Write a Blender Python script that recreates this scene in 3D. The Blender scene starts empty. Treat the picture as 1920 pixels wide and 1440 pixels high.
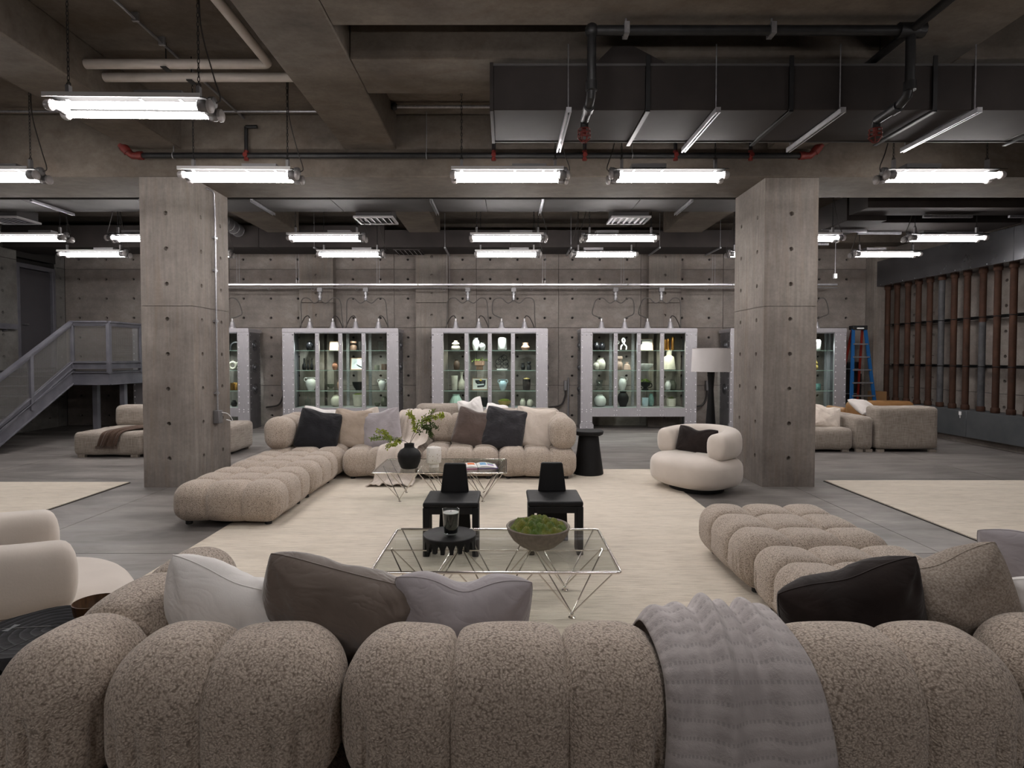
import bpy, bmesh, math, random
from mathutils import Vector, Matrix, noise as mnoise

random.seed(7)
PI = math.pi
rad = math.radians
scene = bpy.context.scene
COL = scene.collection

# ------------------------------------------------------------------ camera
cam_data = bpy.data.cameras.new('camera')
cam = bpy.data.objects.new('camera', cam_data)
COL.objects.link(cam)
cam.location = (0, 0, 1.7)
cam.rotation_euler = (rad(90 - 1.55), 0, 0)
cam_data.sensor_width = 36
cam_data.lens = 1080 / 1920 * 36
cam_data.shift_x = 12 / 1920
cam_data.shift_y = -21 / 1920
cam_data.clip_end = 100
scene.camera = cam

# ------------------------------------------------------------------ world, exposure
world = bpy.data.worlds.new('world')
scene.world = world
world.use_nodes = True
world.node_tree.nodes['Background'].inputs[0].default_value = (0.62, 0.62, 0.66, 1)
world.node_tree.nodes['Background'].inputs[1].default_value = 0.02
vs = scene.view_settings
scene.display_settings.display_device = 'sRGB'
vs.view_transform = 'Standard'
vs.look = 'None'
vs.gamma = 1
vs.use_curve_mapping = False
vs.exposure = 0.98
scene.cycles.use_denoising = True
scene.cycles.max_bounces = 10
scene.cycles.transparent_max_bounces = 24
scene.cycles.caustics_reflective = False
scene.cycles.caustics_refractive = False
scene.cycles.sample_clamp_indirect = 4
TUBE_POWER = 34.0          # emission strength of the fluorescent tubes

# ------------------------------------------------------------------ materials
MATS = {}


def lin(h):
    """sRGB hex or tuple -> linear rgba"""
    if isinstance(h, str):
        h = tuple(int(h[i:i + 2], 16) / 255 for i in (0, 2, 4))
        return tuple((c / 12.92 if c <= .04045 else ((c + .055) / 1.055) ** 2.4) for c in h) + (1,)
    return tuple(h) + (1,) if len(h) == 3 else tuple(h)


class NT:
    def __init__(s, name):
        s.m = bpy.data.materials.new(name)
        s.m.use_nodes = True
        s.t = s.m.node_tree
        s.t.nodes.clear()
        s.out = s.n('ShaderNodeOutputMaterial')

    def n(s, typ, **kw):
        x = s.t.nodes.new(typ)
        for k, v in kw.items():
            if k.startswith('i_'):
                k = k[2:]
                k = int(k) if k.isdigit() else k.replace('_', ' ')
                if hasattr(v, 'links') or isinstance(v, bpy.types.NodeSocket):
                    s.t.links.new(v, x.inputs[k])
                else:
                    x.inputs[k].default_value = v
            else:
                setattr(x, k, v)
        return x

    def l(s, a, b):
        s.t.links.new(a, b)

    def coord(s, scale=(1, 1, 1), kind='Object', rot=(0, 0, 0)):
        tc = s.n('ShaderNodeTexCoord')
        mp = s.n('ShaderNodeMapping')
        s.l(tc.outputs[kind], mp.inputs[0])
        mp.inputs['Scale'].default_value = scale
        mp.inputs['Rotation'].default_value = rot
        return mp.outputs[0]

    def noise(s, vec, scale, detail=4, rough=.55, dist=0):
        x = s.n('ShaderNodeTexNoise')
        s.l(vec, x.inputs['Vector'])
        x.inputs['Scale'].default_value = scale
        x.inputs['Detail'].default_value = detail
        x.inputs['Roughness'].default_value = rough
        x.inputs['Distortion'].default_value = dist
        return x.outputs['Fac']

    def vor(s, vec, scale, out='Distance', feature='F1', rnd=1.0):
        x = s.n('ShaderNodeTexVoronoi')
        x.feature = feature
        s.l(vec, x.inputs['Vector'])
        x.inputs['Scale'].default_value = scale
        x.inputs['Randomness'].default_value = rnd
        return x.outputs[out]

    def wave(s, vec, scale, dist=0, dscale=1, direction='X', wtype='BANDS', profile='SIN'):
        x = s.n('ShaderNodeTexWave')
        x.wave_type = wtype
        x.wave_profile = profile
        if wtype == 'BANDS':
            x.bands_direction = direction
        else:
            x.rings_direction = direction
        s.l(vec, x.inputs['Vector'])
        x.inputs['Scale'].default_value = scale
        x.inputs['Distortion'].default_value = dist
        x.inputs['Detail'].default_value = 3
        x.inputs['Detail Scale'].default_value = dscale
        return x.outputs['Fac']

    def ramp(s, fac, stops):
        x = s.n('ShaderNodeValToRGB')
        s.l(fac, x.inputs[0])
        e = x.color_ramp.elements
        while len(e) < len(stops):
            e.new(.5)
        for i, (p, c) in enumerate(stops):
            e[i].position = p
            e[i].color = lin(c) if not isinstance(c, (int, float)) else (c, c, c, 1)
        return x.outputs[0]

    def mix(s, fac, a, b, mode='MIX'):
        x = s.n('ShaderNodeMix')
        x.data_type = 'RGBA'
        x.blend_type = mode
        for sock, v in ((x.inputs[0], fac), (x.inputs[6], a), (x.inputs[7], b)):
            if isinstance(v, bpy.types.NodeSocket):
                s.l(v, sock)
            else:
                sock.default_value = v if isinstance(v, (int, float)) else lin(v)
        return x.outputs[2]

    def math(s, op, a, b=0.0):
        x = s.n('ShaderNodeMath')
        x.operation = op
        for sock, v in ((x.inputs[0], a), (x.inputs[1], b)):
            if isinstance(v, bpy.types.NodeSocket):
                s.l(v, sock)
            else:
                sock.default_value = v
        return x.outputs[0]

    def bump(s, h, strength=.3, dist=.01):
        x = s.n('ShaderNodeBump')
        s.l(h, x.inputs['Height'])
        x.inputs['Strength'].default_value = strength
        x.inputs['Distance'].default_value = dist
        return x.outputs[0]

    def bsdf(s, color, rough=.6, metal=0, normal=None, spec=.5, sheen=0, coat=0, trans=0, ior=1.45):
        x = s.n('ShaderNodeBsdfPrincipled')
        for k, v in (('Base Color', color), ('Roughness', rough), ('Metallic', metal)):
            if isinstance(v, bpy.types.NodeSocket):
                s.l(v, x.inputs[k])
            else:
                x.inputs[k].default_value = lin(v) if k == 'Base Color' else v
        x.inputs['Specular IOR Level'].default_value = spec
        x.inputs['Sheen Weight'].default_value = sheen
        x.inputs['Coat Weight'].default_value = coat
        x.inputs['Transmission Weight'].default_value = trans
        x.inputs['IOR'].default_value = ior
        if normal is not None:
            s.l(normal, x.inputs['Normal'])
        s.l(x.outputs[0], s.out.inputs[0])
        return x


def reg(name):
    def deco(fn):
        t = NT(name)
        fn(t)
        MATS[name] = t.m
        return fn
    return deco


def simple(name, c, rough=.6, metal=0, c2=None, scale=6, bump=0, bscale=60, stretch=(1, 1, 1), sheen=0, spec=.5, coat=0, wrinkle=0):
    t = NT(name)
    vec = t.coord(stretch)
    col = c
    if c2 is not None:
        col = t.mix(t.ramp(t.noise(vec, scale), [(.35, 0.0), (.65, 1.0)]), c, c2)
    nrm = t.bump(t.noise(vec, bscale, 3), bump, .004) if bump else None
    if wrinkle:
        wv = t.coord((1, 1, 1.7))
        h = t.math('ABSOLUTE', t.math('SUBTRACT', t.noise(wv, 5.5, 2, .5, 1.6), .5))
        x = t.n('ShaderNodeBump')
        t.l(h, x.inputs['Height'])
        x.inputs['Strength'].default_value = wrinkle
        x.inputs['Distance'].default_value = .05
        if nrm is not None:
            t.l(nrm, x.inputs['Normal'])
        nrm = x.outputs[0]
    t.bsdf(col, rough, metal, nrm, spec, sheen, coat)
    MATS[name] = t.m
    return t.m


def concrete(name, dark, light, stain, streak, rough=.82, bump=.25):
    """board-marked cast concrete: blotches, directional grain, stains"""
    t = NT(name)
    w = t.coord()
    s = t.coord(streak)
    blot = t.ramp(t.noise(w, 1.1, 6, .62), [(.3, dark), (.7, light)])
    grain = t.ramp(t.noise(s, 5, 5, .62), [(.27, .64), (.73, 1.05)])
    c = t.mix(.75, blot, grain, 'MULTIPLY')
    st = t.ramp(t.noise(s, 1.7, 5, .6, .6), [(.5, 0.0), (.72, 1.0)])
    c = t.mix(t.math('MULTIPLY', st, .55), c, stain)
    fine = t.ramp(t.noise(w, 26, 4, .7), [(.3, .82), (.62, 1.04)])
    c = t.mix(.7, c, fine, 'MULTIPLY')
    pit = t.ramp(t.vor(w, 9), [(.0, .55), (.05, 1.0)])
    c = t.mix(.5, c, pit, 'MULTIPLY')
    h = t.math('ADD', t.math('MULTIPLY', t.noise(s, 12, 4, .6), .5), t.math('MULTIPLY', t.noise(w, 34, 3), .4))
    t.bsdf(c, rough, 0, t.bump(h, bump, .012), .35)
    MATS[name] = t.m


concrete('concrete_column', (.172, .150, .134), (.33, .295, .265), (.205, .160, .125), (5, 5, .35), .82, .12)
concrete('concrete_wall', (.208, .180, .162), (.345, .308, .282), (.20, .160, .136), (.8, .8, 1.3), .82, .06)
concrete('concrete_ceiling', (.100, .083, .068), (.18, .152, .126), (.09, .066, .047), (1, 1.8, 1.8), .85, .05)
concrete('concrete_left', (.15, .145, .135), (.26, .25, .235), (.13, .115, .10), (.8, .8, 1.2), .82, .06)


@reg('floor')
def _(t):
    w = t.coord()
    s = t.coord((.45, 1.6, 1))
    c = t.ramp(t.noise(s, 1.5, 8, .62, .8), [(.28, (.118, .107, .102)), (.5, (.20, .184, .174)), (.72, (.30, .275, .258))])
    c = t.mix(.35, c, t.ramp(t.noise(w, .45, 5, .6, 1.2), [(.3, .5), (.7, 1.25)]), 'MULTIPLY')
    c = t.mix(.4, c, t.ramp(t.noise(s, 24, 5, .7), [(.3, .72), (.7, 1.1)]), 'MULTIPLY')
    r = t.ramp(t.noise(s, 2.2, 5, .6), [(.3, .34), (.7, .55)])
    t.bsdf(c, r, 0, t.bump(t.noise(w, 30, 3), .05, .005), .45)


@reg('boucle')
def _(t):
    w = t.coord((1, 1, 1))
    d = t.n('ShaderNodeVectorMath')
    d.operation = 'MULTIPLY_ADD'
    nz = t.n('ShaderNodeTexNoise')
    t.l(w, nz.inputs['Vector'])
    nz.inputs['Scale'].default_value = 60
    t.l(nz.outputs['Color'], d.inputs[0])
    d.inputs[1].default_value = (.012, .012, .012)
    t.l(w, d.inputs[2])
    v = t.vor(d.outputs[0], 165, 'Distance', 'SMOOTH_F1')
    n1 = t.noise(w, 240, 3, .6)
    k = t.math('ADD', v, t.math('MULTIPLY', n1, .45))
    c = t.ramp(k, [(.34, (.62, .53, .45)), (.62, (.45, .378, .315)), (.95, (.21, .168, .135))])
    c = t.mix(.3, c, t.ramp(t.noise(w, 3, 3), [(.3, .88), (.7, 1.08)]), 'MULTIPLY')
    inv = t.math('SUBTRACT', 1.0, k)
    t.bsdf(c, .95, 0, t.bump(inv, .7, .006), .15, .25)


@reg('rug')
def _(t):
    w = t.coord()
    s = t.coord((.9, 14, 1))
    s2 = t.coord((.35, 3.5, 1))
    c = t.ramp(t.noise(s, 5, 6, .65), [(.25, (.45, .38, .30)), (.5, (.69, .615, .515)), (.8, (.79, .72, .615))])
    c = t.mix(.5, c, t.ramp(t.noise(s2, 2.0, 4), [(.3, .84), (.6, 1.05)]), 'MULTIPLY')
    wv = t.wave(t.coord((1, 1, 1)), 16, 3.0, 2.0, 'Y')
    dash = t.ramp(t.noise(t.coord((2.2, 26, 1)), 3, 3), [(.62, 1.0), (.72, .72)])
    c = t.mix(.8, c, dash, 'MULTIPLY')
    h = t.math('ADD', t.math('MULTIPLY', wv, .5), t.noise(s, 14, 4, .7))
    t.bsdf(c, .97, 0, t.bump(h, .5, .01), .1, .2)


@reg('linen')
def _(t):
    a = t.noise(t.coord((2.2, 2.2, 60)), 3, 3, .6)
    b = t.noise(t.coord((60, 60, 2.2)), 3, 3, .6)
    k = t.math('ADD', t.math('MULTIPLY', a, .5), t.math('MULTIPLY', b, .5))
    c = t.ramp(k, [(.38, (.20, .168, .142)), (.5, (.335, .29, .25)), (.62, (.45, .40, .35))])
    t.bsdf(c, .92, 0, t.bump(k, .25, .004), .2, .15)


def sheet_glass(name, tint, rough):
    """thin clear sheet: Schlick reflection over a tinted transparency"""
    t = NT(name)
    lw = t.n('ShaderNodeLayerWeight')
    lw.inputs[0].default_value = .5
    k = t.math('ADD', t.math('MULTIPLY', t.math('POWER', lw.outputs['Facing'], 5.0), .9), .045)
    gl = t.n('ShaderNodeBsdfGlossy')
    gl.inputs['Roughness'].default_value = rough
    tr = t.n('ShaderNodeBsdfTransparent')
    tr.inputs[0].default_value = lin(tint)
    mx = t.n('ShaderNodeMixShader')
    t.l(k, mx.inputs[0])
    t.l(tr.outputs[0], mx.inputs[1])
    t.l(gl.outputs[0], mx.inputs[2])
    t.l(mx.outputs[0], t.out.inputs[0])
    MATS[name] = t.m


sheet_glass('glass', (.91, .955, .93), .01)
sheet_glass('glass_green', (.945, .968, .952), .02)


def emit(name, c, k):
    t = NT(name)
    e = t.n('ShaderNodeEmission')
    e.inputs[0].default_value = lin(c)
    e.inputs[1].default_value = k
    t.l(e.outputs[0], t.out.inputs[0])
    MATS[name] = t.m


emit('tube_light', (1.0, .95, .93), TUBE_POWER)
simple('flange_grey', (.5, .49, .49), .6)
emit('bulb_light', (1.0, .93, .82), 30)


@reg('rust')
def _(t):
    w = t.coord((1, 1, .6))
    c = t.ramp(t.noise(w, 3.5, 6, .65), [(.3, (.026, .013, .009)), (.55, (.058, .027, .017)), (.75, (.09, .045, .027))])
    c = t.mix(t.ramp(t.noise(w, 16, 4), [(.6, 0.0), (.75, .5)]), c, (.05, .04, .04))
    t.bsdf(c, .75, .1, t.bump(t.noise(w, 40, 4), .3, .006), .3)


@reg('rust_grey')
def _(t):
    w = t.coord((1, 1, .8))
    c = t.ramp(t.noise(w, 4, 6, .65), [(.3, (.045, .045, .05)), (.6, (.09, .09, .095)), (.75, (.16, .15, .15))])
    t.bsdf(c, .7, .2, t.bump(t.noise(w, 40, 4), .3, .006), .3)


@reg('moss')
def _(t):
    w = t.coord()
    k = t.noise(w, 260, 3, .7)
    big = t.noise(w, 14, 3)
    c = t.mix(t.ramp(big, [(.4, 0.0), (.6, 1.0)]), (.095, .17, .010), (.21, .22, .02))
    c = t.mix(.9, c, t.ramp(k, [(.3, .25), (.7, 1.9)]), 'MULTIPLY')
    t.bsdf(c, .95, 0, t.bump(k, 1.0, .01), .1, .3)


@reg('rings_wood')
def _(t):
    w = t.coord()
    k = t.wave(w, 9, 2.2, 1.4, 'Z', 'RINGS', 'SAW')
    c = t.ramp(k, [(.0, (.002, .002, .0025)), (.75, (.018, .018, .021)), (1, (.045, .045, .05))])
    t.bsdf(c, .7, 0, t.bump(k, .9, .012), .15)


@reg('wood_bowl')
def _(t):
    k = t.noise(t.coord((26, 26, 2)), 2.4, 5, .6)
    c = t.ramp(k, [(.3, (.035, .016, .007)), (.7, (.12, .06, .026))])
    t.bsdf(c, .4, 0, None, .5)


@reg('brushed')
def _(t):
    k = t.noise(t.coord((70, 70, 1.5)), 3, 4, .7)
    c = t.ramp(k, [(.3, (.36, .35, .37)), (.7, (.50, .485, .51))])
    t.bsdf(c, t.ramp(k, [(.3, .42), (.7, .58)]), .5, None, .5)


simple('brushed_dark', (.20, .20, .215), .5, .8, (.27, .27, .285), 3)
simple('rivet', (.80, .79, .82), .35, .6)
simple('galvanized', (.34, .34, .36), .42, .85, (.45, .45, .47), 30)
simple('strut_bright', (.62, .62, .65), .32, .85, (.5, .5, .53), 12)
simple('chrome', (.72, .68, .64), .16, 1.0)
simple('duct', (.022, .0185, .0178), .8, .0, (.030, .025, .0235), 2.5, .05, 3, spec=.25)
simple('duct_light', (.058, .055, .056), .75, .0, (.072, .068, .069), 2.5, .05, 3, spec=.3)
simple('black_iron', (.012, .012, .013), .5, .3, (.02, .02, .021), 12)
simple('red_fitting', (.16, .018, .012), .55, .1, (.10, .012, .01), 20)
simple('white_pipe', (.46, .415, .375), .7, 0, (.40, .36, .32), 5, .1, 12)
simple('stair_steel', (.135, .135, .158), .5, .35, (.18, .178, .202), 4, .08, 40)
simple('mesh_wire', (.30, .29, .285), .45, .6)
simple('plate_steel', (.115, .118, .128), .27, .7, (.16, .163, .175), 2.2)
simple('plinth_steel', (.075, .082, .088), .55, .3, (.10, .107, .115), 2.5)
simple('door_paint', (.060, .056, .064), .6, 0, (.07, .066, .073), 2)
simple('black_wood', (.0045, .0045, .005), .55, 0, (.008, .008, .009), 9, .25, 26, (1, 1, .2), 0, .28)
simple('black_plastic', (.01, .01, .011), .55)
simple('velvet_cream', (.62, .555, .495), .9, 0, (.545, .485, .43), 2.2, .12, 90, sheen=.5, spec=.2)
simple('white_fabric', (.63, .59, .565), .93, 0, (.56, .52, .495), 3, .15, 160, sheen=.2, spec=.2)
simple('white_cotton', (.78, .755, .735), .93, 0, (.70, .675, .655), 3, .12, 160, sheen=.2, spec=.2, wrinkle=.26)
simple('cream_linen', (.64, .565, .495), .93, 0, (.57, .50, .435), 4, .15, 160, sheen=.2, spec=.2, wrinkle=.26)
simple('beige_linen', (.40, .325, .265), .93, 0, (.34, .275, .22), 4, .2, 200, sheen=.15, spec=.2, wrinkle=.26)
simple('woven_beige', (.40, .345, .295), .95, 0, (.22, .18, .148), 140, .5, 220, sheen=.1, spec=.1, wrinkle=.26)
simple('taupe_velvet', (.125, .098, .082), .85, 0, (.165, .132, .112), 3, .1, 120, sheen=.6, spec=.2, wrinkle=.38)
simple('brown_velvet', (.075, .052, .044), .85, 0, (.105, .075, .064), 4, .1, 120, sheen=.6, spec=.2, wrinkle=.26)
simple('dark_brown_suede', (.013, .009, .0085), .9, 0, (.024, .017, .0155), 5, .12, 120, sheen=.15, spec=.15, wrinkle=.26)
simple('charcoal_velvet', (.024, .023, .026), .85, 0, (.034, .032, .037), 4, .1, 120, sheen=.3, spec=.2, wrinkle=.38)
simple('black_velvet', (.009, .009, .011), .85, 0, (.014, .014, .017), 4, .1, 120, sheen=.2, spec=.2, wrinkle=.26)
simple('lavender_velvet', (.285, .26, .27), .88, 0, (.34, .31, .325), 3, .1, 120, sheen=.5, spec=.2, wrinkle=.26)
simple('brown_throw', (.075, .048, .036), .95, 0, (.11, .072, .054), 60, .4, 120, (1, 1, 1), .2, .1)
simple('cream_throw', (.60, .53, .47), .95, 0, (.50, .44, .385), 90, .5, 160, sheen=.2, spec=.1)
simple('tan_leather', (.235, .115, .042), .5, 0, (.29, .15, .06), 6, .2, 30)
simple('shade_white', (.60, .575, .57), .9, 0, None)
simple('ladder_blue', (.008, .075, .22), .45)
simple('ladder_red', (.22, .02, .012), .5)
simple('cream_ceramic', (.68, .63, .54), .5, 0, (.60, .555, .47), 8, .15, 40)
simple('white_ceramic', (.76, .75, .73), .4, 0, (.70, .69, .67), 8, .08, 40)
simple('rough_cream', (.66, .62, .53), .85, 0, (.56, .52, .44), 14, .8, 34)
simple('mint_ceramic', (.52, .66, .60), .35, 0, (.44, .60, .54), 6, .1, 30)
simple('pale_blue', (.42, .58, .66), .3, 0, (.56, .66, .70), 5)
simple('teal_glass', (.12, .25, .24), .25, 0, (.18, .33, .31), 20, .3, 30)
simple('terracotta', (.26, .115, .070), .75, 0, (.33, .155, .10), 7, .15, 40)
simple('peach_ceramic', (.44, .265, .185), .75, 0, (.36, .21, .145), 9, .2, 40)
simple('pink_stone', (.42, .30, .24), .8, 0, (.34, .235, .185), 16, .3, 40)
simple('brown_ceramic', (.062, .036, .024), .6, 0, (.09, .055, .038), 7, .1, 40)
simple('black_ceramic', (.007, .007, .0075), .6, 0, (.011, .011, .012), 8, .12, 60, spec=.3)
simple('gloss_black', (.008, .008, .009), .12)
simple('green_grey', (.12, .125, .095), .6, 0, (.17, .17, .13), 7, .15, 40)
simple('olive_moss', (.16, .16, .02), .95, 0, (.07, .10, .01), 30, 1.0, 90)
simple('gold', (.52, .27, .075), .25, 1.0)
simple('yellow_glaze', (.5, .36, .10), .35, 0, (.42, .30, .09), 6)
simple('leaf', (.11, .18, .02), .6, 0, (.18, .25, .035), 9)
simple('leaf_light', (.34, .38, .04), .6, 0, (.22, .29, .035), 9)
simple('leaf_dark', (.05, .08, .02), .6, 0, (.07, .10, .025), 9)
simple('twig', (.03, .02, .014), .8)
simple('frame_wood', (.30, .17, .09), .55, 0, (.36, .21, .115), 9)
simple('paper', (.74, .73, .71), .85)
simple('ink_black', (.012, .013, .018), .8)
simple('ink_blue', (.55, .65, .70), .8, 0, (.68, .72, .74), 8)
simple('ink_yellow', (.62, .42, .03), .8)
simple('page_red', (.62, .075, .035), .7, 0, (.50, .05, .03), 20)
simple('page_orange', (.72, .19, .045), .7, 0, (.56, .13, .04), 20)
simple('page_blue', (.12, .30, .52), .7, 0, (.22, .42, .60), 20)
simple('page_green', (.25, .42, .35), .7, 0, (.18, .34, .30), 20)
simple('page_purple', (.26, .13, .38), .7, 0, (.34, .2, .46), 20)
simple('book_cover', (.10, .06, .22), .5)
simple('book_pink', (.42, .10, .25), .5)
simple('wax', (.56, .54, .53), .5)
simple('dark_glass', (.006, .006, .007), .08)
simple('stone_bowl', (.22, .19, .16), .8, 0, (.17, .145, .122), 30, .35, 60)
simple('speckle', (.82, .79, .75), .7, 0, (.76, .73, .69), 5)
simple('speckle_spot', (.30, .19, .085), .8)
simple('cable_dark', (.03, .026, .024), .55)
simple('cable_grey', (.10, .092, .086), .55)
simple('hole_plug', (.02, .018, .017), .9)
simple('rug_edge', (.05, .045, .04), .95)
simple('reflector', (.012, .012, .012), .7, 0, spec=.1)
simple('fixture_grey', (.20, .195, .2), .5, .5)
simple('clear_cap', (.42, .40, .40), .3, .2)
simple('white_label', (.8, .8, .8), .6)
simple('vent_white', (.42, .41, .42), .5)
simple('tan_box', (.22, .12, .05), .8)


@reg('muslin')
def _(t):
    w = t.coord()
    k = t.noise(w, 9, 3)
    c = t.mix(t.ramp(k, [(.4, 0.0), (.6, 1.0)]), (.43, .395, .39), (.50, .462, .455))
    # quilting stitches: rows of small dashes
    a = t.wave(t.coord((1, 1, 1), 'UV'), 7, .6, 1, 'Y')
    b = t.wave(t.coord((1, 1, 1), 'UV'), 26, .3, 1, 'X')
    dash = t.math('MULTIPLY', t.math('GREATER_THAN', a, .9), t.math('GREATER_THAN', b, .45))
    c = t.mix(t.math('MULTIPLY', dash, .28), c, (.16, .145, .145))
    h = t.math('ADD', t.math('MULTIPLY', a, -.6), t.math('MULTIPLY', t.noise(w, 70, 4, .7), .9))
    t.bsdf(c, .95, 0, t.bump(h, .45, .008), .15, .2)


sheet_glass('glass_amber', (.88, .91, .90), .03)


# ------------------------------------------------------------------ mesh builder
class B:
    def __init__(s):
        s.v = []
        s.f = []
        s.uv = None

    def add(s, vs, fs):
        o = len(s.v)
        s.v += [tuple(p) for p in vs]
        s.f += [tuple(i + o for i in q) for q in fs]
        return s

    def box(s, x0, x1, y0, y1, z0, z1):
        return s.add([(x0, y0, z0), (x1, y0, z0), (x1, y1, z0), (x0, y1, z0), (x0, y0, z1), (x1, y0, z1), (x1, y1, z1), (x0, y1, z1)],
                     [(0, 3, 2, 1), (4, 5, 6, 7), (0, 1, 5, 4), (1, 2, 6, 5), (2, 3, 7, 6), (3, 0, 4, 7)])

    def bar(s, a, b, w, h, up=(0, 0, 1)):
        """rectangular bar from a to b"""
        a, b = Vector(a), Vector(b)
        d = (b - a).normalized()
        up = Vector(up)
        if abs(d.dot(up)) > .98:
            up = Vector((1, 0, 0))
        x = d.cross(up).normalized() * w / 2
        y = x.cross(d).normalized() * h / 2
        vs = [a - x - y, a + x - y, a + x + y, a - x + y, b - x - y, b + x - y, b + x + y, b - x + y]
        return s.add(vs, [(0, 1, 2, 3), (7, 6, 5, 4), (0, 4, 5, 1), (1, 5, 6, 2), (2, 6, 7, 3), (3, 7, 4, 0)])

    def tube(s, pts, r, n=8, closed=False, cap=True):
        pts = [Vector(p) for p in pts]
        m = len(pts)
        rs = r if isinstance(r, (list, tuple)) else [r] * m
        prev = None
        vs = []
        for i, p in enumerate(pts):
            if closed:
                d = (pts[(i + 1) % m] - pts[i - 1])
            else:
                d = pts[min(i + 1, m - 1)] - pts[max(i - 1, 0)]
            if d.length < 1e-9:
                d = Vector((0, 0, 1))
            d.normalize()
            if prev is None:
                a = Vector((0, 0, 1)) if abs(d.z) < .9 else Vector((1, 0, 0))
                x = d.cross(a).normalized()
            else:
                x = (prev - d * prev.dot(d))
                x = x.normalized() if x.length > 1e-6 else d.orthogonal().normalized()
            prev = x
            y = d.cross(x)
            for k in range(n):
                t = 2 * PI * k / n
                vs.append(p + (x * math.cos(t) + y * math.sin(t)) * rs[i])
        fs = []
        for i in range(m if closed else m - 1):
            j = (i + 1) % m
            for k in range(n):
                k2 = (k + 1) % n
                fs.append((i * n + k, i * n + k2, j * n + k2, j * n + k))
        if cap and not closed:
            fs.append(tuple(range(n - 1, -1, -1)))
            fs.append(tuple(range((m - 1) * n, m * n)))
        return s.add(vs, fs)

    def lathe(s, prof, n=20, c=(0, 0, 0), close=True, axis='z', sx=1, sy=1, wob=None):
        """prof: list of (r, z)"""
        vs = []
        for (r, z) in prof:
            for k in range(n):
                t = 2 * PI * k / n
                rr = r * (wob(t, z) if wob else 1)
                x, y = rr * math.cos(t) * sx, rr * math.sin(t) * sy
                p = (x, y, z) if axis == 'z' else ((z, x, y) if axis == 'x' else (x, z, -y))
                vs.append((p[0] + c[0], p[1] + c[1], p[2] + c[2]))
        fs = []
        for i in range(len(prof) - 1):
            for k in range(n):
                k2 = (k + 1) % n
                fs.append((i * n + k, i * n + k2, (i + 1) * n + k2, (i + 1) * n + k))
        if close:
            fs.append(tuple(range(n - 1, -1, -1)))
            m = (len(prof) - 1) * n
            fs.append(tuple(range(m, m + n)))
        return s.add(vs, fs)

    def prism(s, poly, a0, a1, axis='y'):
        """extrude a 2D polygon; axis y: poly in (x,z); x: (y,z); z: (x,y)"""
        n = len(poly)

        def P(p, a):
            return (p[0], a, p[1]) if axis == 'y' else ((a, p[0], p[1]) if axis == 'x' else (p[0], p[1], a))
        vs = [P(p, a0) for p in poly] + [P(p, a1) for p in poly]
        fs = [tuple(range(n)), tuple(range(2 * n - 1, n - 1, -1))]
        for i in range(n):
            j = (i + 1) % n
            fs.append((i, i + n, j + n, j))
        return s.add(vs, fs)

    def ring(s, c, R, r, axis='z', n=24, m=6):
        pts = []
        for k in range(n):
            t = 2 * PI * k / n
            a, b = R * math.cos(t), R * math.sin(t)
            p = (a, b, 0) if axis == 'z' else ((0, a, b) if axis == 'x' else (a, 0, b))
            pts.append((c[0] + p[0], c[1] + p[1], c[2] + p[2]))
        return s.tube(pts, r, m, closed=True)

    def dome(s, c, r, h, axis='z', n=6, sgn=1):
        """low rivet head"""
        prof = [(r, 0), (r * .75, h * .7), (r * .25, h)]
        vs, fs = [], []
        for (rr, z) in prof:
            for k in range(n):
                t = 2 * PI * k / n
                x, y = rr * math.cos(t), rr * math.sin(t)
                z_ = z * sgn
                p = (x, y, z_) if axis == 'z' else ((z_, x, y) if axis == 'x' else (x, z_, y))
                vs.append((c[0] + p[0], c[1] + p[1], c[2] + p[2]))
        for i in range(2):
            for k in range(n):
                k2 = (k + 1) % n
                fs.append((i * n + k, i * n + k2, (i + 1) * n + k2, (i + 1) * n + k))
        fs.append(tuple(range(2 * n, 3 * n)))
        return s.add(vs, fs)

    def holed(s, o, u, v, W, H, us, vs_, r=.022, depth=.03, n=10):
        """rectangular face with a grid of conical tie holes; normal = u x v"""
        o, u, v = Vector(o), Vector(u).normalized(), Vector(v).normalized()
        nrm = u.cross(v)
        us, vs_ = sorted(us), sorted(vs_)
        cu = [0] + [(a + b) / 2 for a, b in zip(us, us[1:])] + [W]
        cv = [0] + [(a + b) / 2 for a, b in zip(vs_, vs_[1:])] + [H]
        for i, uc in enumerate(us):
            for j, vc in enumerate(vs_):
                u0, u1, v0, v1 = cu[i], cu[i + 1], cv[j], cv[j + 1]
                corners = [(u0, v0), (u1, v0), (u1, v1), (u0, v1)]
                m = 8
                per = []
                for k in range(4):
                    a, b = corners[k], corners[(k + 1) % 4]
                    per += [a, ((a[0] + b[0]) / 2, (a[1] + b[1]) / 2)]
                P = [o + u * a + v * b for a, b in per]
                ang0 = math.atan2(v0 - vc, u0 - uc)
                R1, R2, R3 = [], [], []
                for a, b in per:
                    t = math.atan2(b - vc, a - uc)
                    d = (math.cos(t), math.sin(t))
                    R1.append(o + u * (uc + d[0] * r) + v * (vc + d[1] * r))
                    R2.append(o + u * (uc + d[0] * r * .8) + v * (vc + d[1] * r * .8) - nrm * depth)
                vv = P + R1 + R2
                fs = []
                for k in range(m):
                    k2 = (k + 1) % m
                    fs.append((k, k2, m + k2, m + k))
                    fs.append((m + k, m + k2, 2 * m + k2, 2 * m + k))
                fs.append(tuple(range(2 * m, 3 * m)))
                s.add(vv, fs)
        return s

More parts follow.
